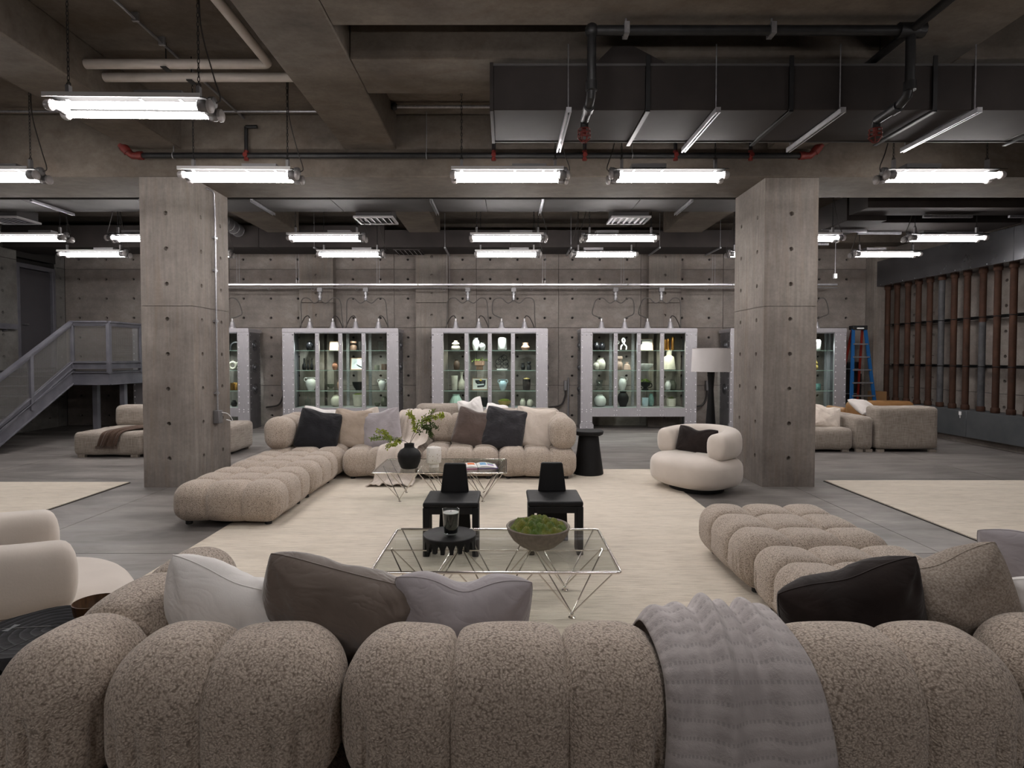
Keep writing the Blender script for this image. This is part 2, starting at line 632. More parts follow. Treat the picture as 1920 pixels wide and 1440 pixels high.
    def sphere(s, c, r, n=12, m=8, sc=(1, 1, 1)):
        prof = [(max(1e-4, math.sin(PI * i / m)) * r, -math.cos(PI * i / m) * r) for i in range(m + 1)]
        vs = []
        for (rr, z) in prof:
            for k in range(n):
                t = 2 * PI * k / n
                vs.append((c[0] + rr * math.cos(t) * sc[0], c[1] + rr * math.sin(t) * sc[1], c[2] + z * sc[2]))
        fs = []
        for i in range(m):
            for k in range(n):
                k2 = (k + 1) % n
                fs.append((i * n + k, i * n + k2, (i + 1) * n + k2, (i + 1) * n + k))
        return s.add(vs, fs)

    def mesh(s, name, material, smooth=40):
        me = bpy.data.meshes.new(name)
        me.from_pydata(s.v, [], s.f)
        if s.uv:
            uvl = me.uv_layers.new(name='UVMap')
            for lp in me.loops:
                uvl.data[lp.index].uv = s.uv[lp.vertex_index]
        me.materials.append(MATS[material])
        if smooth:
            me.shade_smooth()
            if smooth < 180:
                me.set_sharp_from_angle(angle=rad(smooth))
        me.update()
        return me

    def obj(s, name, material, parent=None, loc=(0, 0, 0), rot=(0, 0, 0), smooth=40, bevel=0, seg=2):
        o = bpy.data.objects.new(name, s.mesh(name, material, smooth))
        COL.objects.link(o)
        o.parent = parent
        o.location = loc
        o.rotation_euler = rot
        if bevel:
            m = o.modifiers.new('bevel', 'BEVEL')
            m.width = bevel
            m.segments = seg
            m.limit_method = 'ANGLE'
            m.angle_limit = rad(40)
            o.data.shade_smooth()
            o.data.set_sharp_from_angle(angle=rad(60))
        return o


def tag(o, label=None, cat=None, group=None, kind=None):
    if label:
        o['label'] = label
    if cat:
        o['category'] = cat
    if group:
        o['group'] = group
    if kind:
        o['kind'] = kind
    return o


def thing(name, label, cat, loc=(0, 0, 0), rz=0, group=None):
    o = bpy.data.objects.new(name, None)
    o.empty_display_size = .1
    COL.objects.link(o)
    o.location = loc
    o.rotation_euler = (0, 0, rz)
    return tag(o, label, cat, group)


def dup(root, loc, rz=0, label=None):
    r = root.copy()
    COL.objects.link(r)
    r.location = loc
    r.rotation_euler = (0, 0, rz)
    if label:
        r['label'] = label
    for ch in list(root.children):
        c = ch.copy()
        COL.objects.link(c)
        c.parent = r
        for g in list(ch.children):
            d = g.copy()
            COL.objects.link(d)
            d.parent = c
    return r


def share(name, src, parent, loc=(0, 0, 0), rot=(0, 0, 0), scale=None):
    o = src.copy()
    o.name = name
    COL.objects.link(o)
    o.parent = parent
    o.location = loc
    o.rotation_euler = rot
    if scale:
        o.scale = scale
    return o


def arc(c, r, a0, a1, n=8, plane='xz'):
    out = []
    for i in range(n + 1):
        t = a0 + (a1 - a0) * i / n
        p, q = r * math.cos(t), r * math.sin(t)
        out.append((c[0] + p, c[1], c[2] + q) if plane == 'xz' else ((c[0] + p, c[1] + q, c[2]) if plane == 'xy' else (c[0], c[1] + p, c[2] + q)))
    return out


def spline(pts, n=8):
    """Catmull-Rom through pts"""
    P = [Vector(p) for p in pts]
    P = [P[0] * 2 - P[1]] + P + [P[-1] * 2 - P[-2]]
    out = []
    for i in range(1, len(P) - 2):
        for k in range(n):
            t = k / n
            a, b, c, d = P[i - 1], P[i], P[i + 1], P[i + 2]
            out.append(.5 * ((2 * b) + (c - a) * t + (2 * a - 5 * b + 4 * c - d) * t * t + (3 * b - a - 3 * c + d) * t ** 3))
    out.append(P[-2])
    return out


# ================================================================== THE SETTING
def struct(o, label=None, cat=None):
    return tag(o, label, cat, None, 'structure')


XL, XR, YB, YF, ZC = -10.9, 9.45, 14.3, -5.0, 4.82

# floor: cast slabs with saw-cut joints
fl = struct(B().box(XL - .3, XR + .3, YF - .3, YB + .3, -.2, -.012).obj('floor', 'hole_plug'), 'grey polished concrete floor with thin saw-cut joints', 'floor')
fx = [XL, -7.6, -4.4, -.3, 3.78, 6.9, XR]
fy = [YF, -1.0, 1.9, 4.95, 8.0, 11.0, YB]
for i in range(len(fx) - 1):
    for j in range(len(fy) - 1):
        B().box(fx[i] + .004, fx[i + 1] - .004, fy[j] + .004, fy[j + 1] - .004, -.15, 0).obj('floor_slab', 'floor', fl, smooth=0)

# ceiling slab and concrete beams
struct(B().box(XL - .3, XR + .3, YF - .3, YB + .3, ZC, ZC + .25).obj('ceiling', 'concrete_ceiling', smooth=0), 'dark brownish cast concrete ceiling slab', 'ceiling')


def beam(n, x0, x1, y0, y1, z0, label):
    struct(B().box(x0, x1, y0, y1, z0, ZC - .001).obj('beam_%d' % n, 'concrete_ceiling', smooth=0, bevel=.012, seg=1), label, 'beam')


GY0, GY1, GZ = 7.48, 8.45, 4.02
beam(1, XL, XR, GY0, GY1, GZ, 'wide concrete girder crossing the hall over both columns')
BZ = 4.37
beam(2, -4.82, -4.16, YF, GY0 - .002, BZ, 'concrete ceiling beam above the left column, near bay')
beam(3, -2.07, -1.40, YF, GY0 - .002, BZ, 'concrete ceiling beam running towards the middle of the girder')
beam(4, 3.36, 4.05, YF, GY0 - .002, BZ, 'concrete ceiling beam above the right column, near bay')
beam(5, -1.398, 3.358, 5.23, 5.92, BZ + .002, 'concrete cross beam above the big dark duct')
beam(6, -1.398, 3.358, 2.2, 4.72, BZ + .002, 'broad concrete ceiling drop at the top edge of the view')
beam(7, 4.052, XR, 5.23, 5.92, BZ + .002, 'concrete cross beam right of the right column beam')
beam(8, 4.052, XR, 2.2, 4.5, BZ + .002, 'broad concrete ceiling drop at the upper right corner')
beam(9, -5.1, -4.42, GY1 + .002, 12.4, BZ, 'concrete ceiling beam behind the left column')
beam(10, -2.07, -1.40, GY1 + .002, 12.4, BZ, 'concrete ceiling beam behind the girder between the two vents')
beam(11, 3.37, 4.2, GY1 + .002, 12.4, BZ, 'concrete ceiling beam behind the right column')
beam(12, XL, XR, 13.5, YB, BZ, 'concrete ceiling beam along the back wall')


# walls of form-cast panels with tie holes
def wall_panels(parent, mat, axis, base, a_edges, z_edges, sgn):
    """axis 'x': wall in the xz plane at y=base facing -y; 'y': wall in the yz plane at x=base facing sgn*x"""
    cache = {}
    for j in range(len(z_edges) - 1):
        for i in range(len(a_edges) - 1):
            w = a_edges[i + 1] - a_edges[i] - .010
            h = z_edges[j + 1] - z_edges[j] - .010
            key = (round(w, 3), round(h, 3))
            if key not in cache:
                b = B()
                nu = max(1, round(w / .68))
                nv = max(1, round(h / .47))
                us = [w * (k + .5) / nu for k in range(nu)]
                vv = [h * (k + .5) / nv for k in range(nv)]
                t = .06
                if axis == 'x':
                    b.holed((0, 0, 0), (1, 0, 0), (0, 0, 1), w, h, us, vv, .034, .05)
                    b.add([(0, 0, 0), (w, 0, 0), (w, 0, h), (0, 0, h), (0, t, 0), (w, t, 0), (w, t, h), (0, t, h)],
                          [(0, 4, 5, 1), (1, 5, 6, 2), (2, 6, 7, 3), (3, 7, 4, 0)])
                elif sgn > 0:
                    b.holed((0, 0, 0), (0, 1, 0), (0, 0, 1), w, h, us, vv, .034, .05)
                    b.add([(0, 0, 0), (0, w, 0), (0, w, h), (0, 0, h), (-t, 0, 0), (-t, w, 0), (-t, w, h), (-t, 0, h)],
                          [(0, 4, 5, 1), (1, 5, 6, 2), (2, 6, 7, 3), (3, 7, 4, 0)])
                else:
                    b.holed((0, w, 0), (0, -1, 0), (0, 0, 1), w, h, us, vv, .034, .05)
                    b.add([(0, 0, 0), (0, w, 0), (0, w, h), (0, 0, h), (t, 0, 0), (t, w, 0), (t, w, h), (t, 0, h)],
                          [(0, 1, 5, 4), (1, 2, 6, 5), (2, 3, 7, 6), (3, 0, 4, 7)])
                cache[key] = b.mesh('panel', mat, 0)
            o = bpy.data.objects.new('panel', cache[key])
            COL.objects.link(o)
            o.parent = parent
            a = a_edges[i] + .005
            z = z_edges[j] + .005
            o.location = (a, base, z) if axis == 'x' else (base, a, z)


ZE = [0, 1.0, 2.43, 3.87, ZC]
wb = struct(B().box(XL - .3, XR + .3, YB + .045, YB + .3, 0, ZC).obj('wall_back', 'hole_plug'), 'back wall of cast concrete panels dotted with tie holes', 'wall')
wall_panels(wb, 'concrete_wall', 'x', YB, [XL + .001 + i * (XR - XL) / 10 for i in range(11)], ZE, 1)
for x0, x1 in ((-5.03, -4.2), (-2.19, -1.41), (3.49, 4.28)):
    b = B()
    for z0, z1 in ((0, 2.42), (2.432, 3.02), (3.032, BZ - .005)):
        b.holed((x0, 14.08, z0), (1, 0, 0), (0, 0, 1), x1 - x0, z1 - z0, [(x1 - x0) * .5], [(z1 - z0) * (k + .5) / max(1, round((z1 - z0) / .46)) for k in range(max(1, round((z1 - z0) / .46)))], .034, .05)
        b.box(x0, x1, 14.081, 14.299, z0, z1)
        b.f.pop(-4)  # drop the front of the box: the holed face stands there
    b.obj('pilaster', 'concrete_column', wb, smooth=0)

wl = struct(B().box(XL - .3, XL - .045, YF, 12.9, 0, ZC).box(XL - .3, XL - .045, 14.02, YB, 0, ZC).box(XL - .9, XL - .3, 12.5, YB, 1.4, ZC).obj('wall_left', 'hole_plug'),
            'concrete wall on the left with a doorway above the stair', 'wall')
wall_panels(wl, 'concrete_left', 'y', XL, [YF, -2.9, -.6, 1.65, 3.9, 6.15, 8.4, 10.65, 12.9], ZE, 1)
wall_panels(wl, 'concrete_left', 'y', XL, [14.02, YB - .005], ZE, 1)
wall_panels(wl, 'concrete_left', 'y', XL, [12.9, 14.02], [0, 1.35], 1)
B().box(XL - .06, XL, 12.905, 14.015, 3.95, ZC).obj('lintel', 'hole_plug', wl, smooth=0)
d = struct(B().box(XL - .13, XL - .08, 13.0, 13.93, 1.45, 3.72).obj('door_1', 'door_paint', bevel=.006), 'dark grey steel door at the head of the stair', 'door')
B().box(XL - .11, XL - .01, 12.905, 12.995, 1.45, 3.83).box(XL - .11, XL - .01, 13.935, 14.015, 1.45, 3.83).box(XL - .11, XL - .01, 12.995, 13.935, 3.73, 3.83).obj('door_frame', 'stair_steel', d, bevel=.006)
B().tube([(XL - .08, 13.1, 2.45), (XL - .02, 13.1, 2.45), (XL - .02, 13.22, 2.45)], .012, 8).obj('door_handle', 'galvanized', d)

wr = struct(B().box(XR + .045, XR + .3, YF, YB, 0, ZC).obj('wall_right', 'hole_plug'), 'pale concrete wall behind the row of rusty pipes', 'wall')
wall_panels(wr, 'concrete_wall', 'y', XR, [YF, -2.6, -.2, 2.2, 4.6, 7.0, 9.4, 11.8, YB - .002], ZE, -1)
B().box(XR - .55, XR - .001, 13.95, YB - .001, 0, BZ - .004).obj('corner_pier', 'concrete_column', wr, smooth=0, bevel=.01)
struct(B().box(XL, XR, YF - .3, YF, 0, ZC).obj('wall_front', 'concrete_wall', smooth=0), 'concrete wall behind the camera', 'wall')


# columns
def column(n, x0, x1, y0, y1, label):
    b = B()
    w, d_ = x1 - x0, y1 - y0
    for z0, z1 in ((0, 2.36), (2.366, 4.019)):
        h = z1 - z0
        zs = [z - z0 for z in [.38 + .454 * k for k in range(9)] if z0 + .05 < z < z1 - .02]
        b.holed((x0, y0, z0), (1, 0, 0), (0, 0, 1), w, h, [w / 2], zs, .029, .042)
        b.holed((x1, y1, z0), (-1, 0, 0), (0, 0, 1), w, h, [w / 2], zs, .029, .042)
        b.holed((x1, y0, z0), (0, 1, 0), (0, 0, 1), d_, h, [d_ * .23, d_ * .77], zs, .029, .042)
        b.holed((x0, y1, z0), (0, -1, 0), (0, 0, 1), d_, h, [d_ * .23, d_ * .77], zs, .029, .042)
    b.box(x0 + .045, x1 - .045, y0 + .045, y1 - .045, .001, 4.018)
    return struct(b.obj('column_%d' % n, 'concrete_column', smooth=0), label, 'column')


c1 = column(1, -4.72, -4.05, GY0, GY1, 'left concrete column with a conduit down its inner side')
c2 = column(2, 3.36, 4.05, GY0 + .03, GY1 + .03, 'right concrete column behind the cream swivel armchair')

# conduit and switch box on the left column
cd = thing('conduit_outlet', 'thin steel conduit with outlet box on the left column', 'conduit', (-4.05, 8.02, 0))
B().tube(spline([(-.5, -.3, 3.99), (.02, -.15, 3.98), (.03, -.02, 3.85), (.03, 0, 3.6)], 5) + [(.03, 0, .95)], .013, 8).obj('conduit_tube', 'galvanized', cd)
for z in (3.35, 2.9, 2.2, 1.2):
    B().box(.0, .045, -.035, .035, z - .012, z + .012).tube([(.03, 0, z - .03), (.03, 0, z + .03)], .018, 8).obj('pipe_strap', 'galvanized', cd)
B().box(.002, .075, -.06, .06, .78, .96).obj('outlet_box', 'fixture_grey', cd, bevel=.006)
B().tube(spline([(.07, .03, .93), (.14, .08, .9), (.17, .14, .8), (.10, .1, .82)], 6), .006, 6).obj('white_wire', 'white_label', cd)

# ------------------------------------------------------------------ rugs
rug = B().box(-2.79, 2.235, 1.2, 8.63, .0005, .018).obj('area_rug', 'rug', bevel=.006)
tag(rug, 'large cream woven rug under the sofas and glass tables', 'rug')
for nm, x0, x1, y0, y1, lb in (('area_rug', 4.36, 8.6, 2.6, 7.83, 'cream rug with dark edge at right past the right column'),
                               ('area_rug', -9.6, -5.08, 4.6, 7.73, 'cream rug with dark edge at left behind the cream armchair')):
    r = thing(nm, lb, 'rug', ((x0 + x1) / 2, (y0 + y1) / 2, 0))
    w, h = (x1 - x0) / 2, (y1 - y0) / 2
    B().box(-w, w, -h, h, .006, .02).obj('pile', 'rug', r, bevel=.005)
    B().box(-w - .012, w + .012, -h - .012, h + .012, .0005, .008).obj('binding', 'rug_edge', r)


# ================================================================== CEILING SERVICES
# insulated white pipes
p = thing('insulated_pipe', 'white insulated pipe with an elbow under the slab, upper left', 'pipe', (-2.34, 5.78, 4.6))
B().tube([(-1.815, 0, 0)] + [(-.06, 0, 0)] + arc((-.06, -.06, 0), .06, PI / 2, 0, 5, 'xy')[1:] + [(0, -6.5, 0)], .046, 14).obj('pipe_run', 'white_pipe', p)
B().tube([(-1.02, 0, .0), (-1.02, 0, .21)], .006, 6).box(-1.05, -.99, -.05, .05, -.052, -.046).obj('hanger', 'black_iron', p)
p = thing('insulated_pipe', 'straight white insulated pipe just behind the elbowed one', 'pipe', (-4.155, 6.05, 4.6))
B().tube([(0.0, 0, 0), (2.08, 0, 0)], .046, 14).obj('pipe_run', 'white_pipe', p)
B().tube([(.9, 0, .0), (.9, 0, .21)], .006, 6).box(.87, .93, -.05, .05, -.052, -.046).obj('hanger', 'black_iron', p)

# electrical conduits under the slab
c = thing('ceiling_conduit', 'thin dark conduit running away from the camera, upper left', 'conduit', (-3.35, 5.0, 4.76))
B().tube([(0, -5, 0), (0, 2.46, 0)], .014, 8).obj('conduit_tube', 'fixture_grey', c)
for y in (-1.4, -.2, .3, .7, 1.4):
    B().box(-.03, .03, y - .012, y + .012, -.02, .06).obj('pipe_strap', 'galvanized', c)
c = thing('ceiling_conduit', 'conduit along the slab beside the left girder bay', 'conduit', (-6.0, 7.26, 4.76))
B().tube([(-4.88, 0, 0), (1.17, 0, 0)], .014, 8).obj('conduit_tube', 'galvanized', c)
B().tube([(1.85, 0, 0), (3.92, 0, 0)], .014, 8).obj('conduit_tube', 'galvanized', c)
c = thing('ceiling_conduit', 'grey conduit entering the duct behind the middle beam', 'conduit', (-1.38, 7.12, 4.76))
B().tube([(-.01, 0, 0), (4.7, 0, 0)], .02, 8).obj('conduit_tube', 'galvanized', c)
B().lathe([(.03, 0), (.045, .02), (.045, .05), (.03, .07)], 10, (-.015, 0, 0), axis='x').obj('connector', 'black_iron', c)

# main sprinkler pipe along the girder
sp = thing('sprinkler_pipe', 'black sprinkler pipe with red fittings along the girder face', 'pipe', (0, 7.36, 4.25))
B().tube([(-4.62, 0, 0), (3.75, 0, 0)], .036, 10).obj('pipe_run', 'black_iron', sp)
for x in (-4.62, 3.75):
    s_ = 1 if x > 0 else -1
    B().tube([(x, 0, 0), (x + s_ * .10, 0, .0), (x + s_ * .18, -.02, .07), (x + s_ * .22, -.04, .13)], .045, 10).tube([(x - s_ * .03, 0, 0), (x + s_ * .03, 0, 0)], .052, 10).tube([(x + s_ * .15, -.01, .04), (x + s_ * .2, -.03, .1)], .055, 10).obj('elbow_fitting', 'red_fitting', sp)
for x in (-3.28, -.15, 1.0, 2.15, 3.1):
    b = B().tube([(x, 0, .02), (x, 0, .36)], .024, 8)
    if x < 0:
        b.tube([(x, 0, .36), (x + .14, 0, .36)], .024, 8)
    b.obj('riser', 'black_iron', sp)
    B().tube([(x, 0, -.06), (x, 0, .06)], .03, 8).tube([(x, -.05, 0), (x, .05, 0)], .03, 8).obj('tee_fitting', 'red_fitting', sp)
for x in (-4.2, -1.0, 1.6):
    B().ring((x, 0, 0), .042, .006, 'x', 14, 5).tube([(x, 0, .04), (x, 0, .55)], .005, 5).obj('pipe_hanger', 'galvanized', sp)

# near sprinkler loop above the duct
sp = thing('sprinkler_pipe', 'black sprinkler pipe crossing above the big dark duct', 'pipe', (0, 4.62, 4.28))
B().tube([(.68, 0, 0), (3.2, 0, 0)], .038, 10).obj('pipe_run', 'black_iron', sp)
B().tube([(3.2, -4.5, 0.0), (3.2, 1.55, 0)], .034, 10).obj('branch_run', 'black_iron', sp)
B().tube([(3.1, 0, 0), (3.3, 0, 0)], .058, 10).obj('tee_fitting', 'black_iron', sp)
B().sphere((.68, 0, 0), .055, 10, 8).obj('elbow_fitting', 'black_iron', sp)
for x in (.68, 3.2):
    B().tube([(x, 0, 0), (x, 0, -.42), (x, .03, -.50), (x, .14, -.54), (x, .40, -.54), (x, .42, -.60)], .036, 10).obj('drop_pipe', 'black_iron', sp)
    B().tube([(x, .0, -.40), (x, .0, -.47)], .046, 10).obj('pipe_collar', 'black_iron', sp)
    B().tube([(x, .12, -.54), (x, .2, -.54)], .046, 10).obj('pipe_collar', 'black_iron', sp)
    hd = B().tube([(x, .42, -.60), (x, .42, -.66)], .02, 8).obj('sprinkler_head', 'red_fitting', sp)
    cg = B()
    for a in range(6):
        t = a * PI / 3
        cg.tube([(x + .05 * math.cos(t), .42 + .05 * math.sin(t), -.61), (x + .055 * math.cos(t), .42 + .055 * math.sin(t), -.68), (x + .02 * math.cos(t), .42 + .02 * math.sin(t), -.72)], .004, 4)
    for z, R in ((-.61, .05), (-.645, .053), (-.68, .055), (-.72, .02)):
        cg.ring((x, .42, z), R, .004, 'z', 12, 4)
    cg.obj('wire_cage', 'red_fitting', hd)
for x in (.95, 2.1):
    B().box(x - .02, x + .02, -.05, .05, -.045, .045).tube([(x, 0, .04), (x, 0, .10)], .008, 6).obj('pipe_hanger', 'galvanized', sp)

# the big dark duct
du = thing('air_duct', 'big dark sheet-metal duct hanging under the cross beam', 'duct', (0, 5.36, 4.01))
x0 = -.105
for k, (a, b_) in enumerate(((x0, 1.2), (1.204, 2.43), (2.434, 3.66), (3.664, 4.9), (4.904, 6.4), (6.404, 9.40))):
    B().box(a, b_, -.36, .36, -.19, .19).obj('duct_section', 'duct', du, smooth=0, bevel=.006, seg=1)
B().box(x0 - .03, x0, -.375, .375, -.205, .205).obj('end_flange', 'duct', du, smooth=0)
B().box(x0, 9.4, -.372, -.361, .178, .198).box(x0, 9.4, .361, .372, -.198, -.178).obj('seam_lip', 'duct_light', du, smooth=0)
B().prism([(.75, .195), (1.42, .195), (1.1, .36), (.92, .36)], -.34, .2).obj('tapered_branch', 'duct', du, smooth=0)
for n, X in enumerate((.535, 1.797, 2.855, 4.008, 5.3, 6.6)):
    hg = thing('trapeze_hanger', ['perforated steel strut under the left end of the duct', 'steel strut under the duct, second from its open end', 'steel strut under the duct, third from its open end',
                                  'steel strut under the duct, fourth from its open end', 'steel strut under the duct, fifth from its open end', 'steel strut under the duct, sixth from its open end'][n], 'hanger', (X, 5.4, 3.79))
    bb = B()
    bb.box(-.021, .021, -.47, .48, .018, .022).box(-.021, -.017, -.47, .48, -.021, .022).box(.017, .021, -.47, .48, -.021, .022).box(-.017, -.008, -.47, .48, -.021, -.017).box(.008, .017, -.47, .48, -.021, -.017)
    bb.obj('strut_channel', 'strut_bright', hg, smooth=0)
    B().box(-.022, .022, -.475, -.47, -.022, .023).obj('end_cap', 'strut_bright', hg, smooth=0)
    for y in (-.42, .44):
        B().tube([(0, y, -.02), (0, y, .98 if y > 0 else .575)], .0055, 6).obj('threaded_rod', 'galvanized', hg)
for n, X in enumerate((1.215, 2.44, 3.665, 4.95)):
    b = B().box(X - .018, X + .018, -.385, -.376, -.21, .26).box(X - .018, X + .018, -.385, .42, -.215, -.205).box(X - .018, X + .018, .376, .385, -.21, .26)
    b.obj('joint_bracket', 'black_iron', du, smooth=0)

# ducts of the far bay
du = thing('air_duct', 'grey duct just behind the girder carrying two square vents', 'duct', (0, 8.98, 4.2))
for a, b_ in ((-9.6, -7.2), (-7.196, -4.9), (-4.896, -2.6), (-2.596, -.3), (-.296, 2.0), (2.004, 4.4)):
    B().box(a, b_, -.36, .36, -.16, .155).obj('duct_section', 'duct_light', du, smooth=0, bevel=.005, seg=1)
for n, X in enumerate((-8.6, -7.0, -5.4, -3.75, -1.1, .55, 2.75, 4.2)):
    b = B()
    b.box(-.02, .02, -.42, .42, .0, .005).box(-.02, -.016, -.42, .42, -.035, .005).box(.016, .02, -.42, .42, -.035, .005)
    b.obj('strut_channel', 'strut_bright' if n % 2 else 'galvanized', du, loc=(X, 0, -.172), smooth=0)
for n, (X, lb) in enumerate(((-2.14, 'square louvred ceiling vent left of the middle'), (2.03, 'square louvred ceiling vent right of the middle'), (-8.2, 'square louvred ceiling vent above the stair'))):
    vt = thing('ceiling_vent', lb, 'vent', (X, 9.62, 3.98))
    B().box(-.29, .29, -.24, .2, .0, .16).obj('vent_box', 'duct_light', vt, smooth=0, bevel=.008)
    fr = B().box(-.32, .32, -.27, -.235, -.03, 0).box(-.32, .32, .195, .23, -.03, 0).box(-.32, -.285, -.235, .195, -.03, 0).box(.285, .32, -.235, .195, -.03, 0).obj('vent_frame', 'vent_white', vt, smooth=0)
    B().box(-.285, .285, -.235, .195, -.006, -.001).obj('vent_back', 'black_plastic', vt, smooth=0)
    for k in range(6):
        x = -.235 + k * .094
        B().bar((x, -.235, -.02), (x, .195, -.02), .03, .004, (.6, 0, 1)).obj('louvre', 'vent_white', vt, smooth=0)
du = thing('air_duct', 'dark duct high along the back wall', 'duct', (0, 12.85, 4.28))
for a, b_ in ((-10.8, -8.2), (-8.196, -5.3), (-5.296, -2.6), (-2.596, .1), (.104, 2.8), (2.804, 5.4)):
    hh = .3 if a < -5.2 else .2
    B().box(a, b_, -.42, .42, -.22, hh - .05).obj('duct_section', 'duct', du, smooth=0, bevel=.005, seg=1)
for X in (-6.3, -4.1, -1.3, 1.4, 3.3, 4.6):
    B().box(X - .018, X + .018, -.46, .46, -.25, -.222).obj('strut_channel', 'galvanized', du, smooth=0)
    B().tube([(X, -.44, -.25), (X, -.44, .5)], .005, 5).obj('threaded_rod', 'galvanized', du)
vt = thing('ceiling_vent', 'small dark louvred vent in the back duct left of middle', 'vent', (-2.15, 12.9, 4.03))
B().box(-.3, .3, -.3, .3, 0, .025).obj('vent_box', 'duct', vt, smooth=0)
for k in range(6):
    B().bar((-.25 + k * .1, -.28, -.008), (-.25 + k * .1, .28, -.008), .05, .004, (.7, 0, 1)).obj('louvre', 'fixture_grey', vt, smooth=0)
for lb, (x0, x1, y0, y1, z0, z1), struts in (
        ('dark duct running back beyond the right column', (5.62, 6.28, 9.55, 12.4, 3.95, 4.36), ((5.95, 10.2), (5.95, 11.4))),
        ('dark wide duct reaching the right wall, nearer one', (5.62, 8.9, 9.0, 9.5, 4.02, 4.36), ((7.2, 9.45), (8.6, 9.45))),
        ('dark wide duct reaching the right wall, farther one', (6.32, 8.9, 10.0, 10.8, 4.02, 4.36), ((6.9, 10.7), (8.4, 10.7)))):
    du = thing('air_duct', lb, 'duct', ((x0 + x1) / 2, (y0 + y1) / 2, z0))
    w, h = (x1 - x0) / 2, (y1 - y0) / 2
    B().box(-w, w, -h, h, 0, z1 - z0).obj('duct_section', 'duct', du, smooth=0, bevel=.005, seg=1)
    for (x, y) in struts:
        x, y = x - (x0 + x1) / 2, y - (y0 + y1) / 2
        B().box(x - .4, x + .4, y - .02, y + .02, -.05, -.01).obj('strut_channel', 'galvanized', du, smooth=0)
fx_ = thing('flexible_duct', 'ribbed flexible duct hose behind the left column', 'duct', (0, 0, 0))
pts = spline([(-6.6, 10.0, 4.55), (-5.9, 10.3, 4.45), (-5.6, 11.2, 4.4), (-5.7, 12.35, 4.4)], 8)
B().tube(pts, .13, 14).obj('hose', 'galvanized', fx_)
for q in pts[::2]:
    B().ring(q, .132, .008, 'y', 14, 4).obj('rib', 'fixture_grey', fx_)


# ================================================================== FLUORESCENT FIXTURES
def make_fixture():
    """twin-tube industrial fixture, ballast end at +x; origin on the tube level, hung from the slab"""
    t = thing('fluorescent_fixture', 'x', 'light fixture')
    L = .555
    B().prism([(-.15, .05), (-.06, .082), (.06, .082), (.15, .05), (.15, .045), (.058, .075), (-.058, .075), (-.15, .045)], -.60, .60, 'x').obj('reflector', 'reflector', t, smooth=0)
    b = B().box(.05, .42, -.07, .07, .085, .13).box(.07, .09, -.04, .04, .07, .09).box(.38, .40, -.04, .04, .07, .09)
    bl = b.obj('ballast_box', 'fixture_grey', t, smooth=0)
    b = B()
    for k in range(9):
        b.box(.08 + k * .035, .095 + k * .035, -.075, -.07, .075, .09)
    tag(b.obj('vent_slots', 'fixture_grey', bl, smooth=0), kind='stuff')
    B().box(-.6, .6, -.152, -.146, .04, .075).obj('front_flange', 'flange_grey', t, smooth=0)
    for y in (-.088, .088):
        B().tube([(-L, y, 0), (L, y, 0)], .027, 12).obj('glass_tube', 'tube_light', t)
        B().lathe([(.020, 0), (.040, .006), (.046, .03), (.046, .055), (.034, .075)], 12, (L, y, 0), axis='x').obj('socket', 'fixture_grey', t)
        B().lathe([(.036, 0), (.050, .008), (.05, .03), (.036, .04), (.015, .045)], 12, (L + .075, y, 0), axis='x').obj('end_cap', 'clear_cap', t)
        B().lathe([(.030, 0), (.042, -.012), (.042, -.045), (.030, -.062)], 12, (-L, y, 0), axis='x').obj('end_cap', 'clear_cap', t)
    B().tube([(-L, 0, -.015), (L, 0, -.015)], .008, 6).obj('tie_rod', 'fixture_grey', t)
    B().box(-L - .03, -L + .0, -.1, .1, -.02, .045).box(L + .0, L + .06, -.1, .1, -.02, .05).obj('end_bracket', 'fixture_grey', t, bevel=.006)
    B().lathe([(.04, 0), (.045, .01), (.045, .05), (.03, .06)], 10, (L + .04, 0, .065), axis='x').obj('gland', 'fixture_grey', t)
    for x in (-.5, .52):
        B().box(x - .014, x + .014, -.02, .02, .07, .19).obj('bracket', 'fixture_grey', t)
        c = B()
        z = .19
        i = 0
        while z < 1.15:
            h = .046
            pts = [(.009 * math.cos(a) * (1 if i % 2 else 0), .009 * math.cos(a) * (0 if i % 2 else 1), h / 2 * math.sin(a)) for a in [k * PI / 4 for k in range(8)]]
            c.tube([(x + q[0], q[1], z + h / 2 + q[2]) for q in pts], .0032, 4, closed=True)
            z += h * .78
            i += 1
        c.ring((x, 0, .2), .016, .004, 'y', 10, 4)
        c.obj('chain', 'black_iron', t)
    B().tube(spline([(L + .10, 0, .06), (.68, .02, .11), (.62, .03, .3), (.53, .02, .7), (.53, .02, 1.15)], 6), .006, 5).obj('power_cable', 'cable_dark', t)
    return t


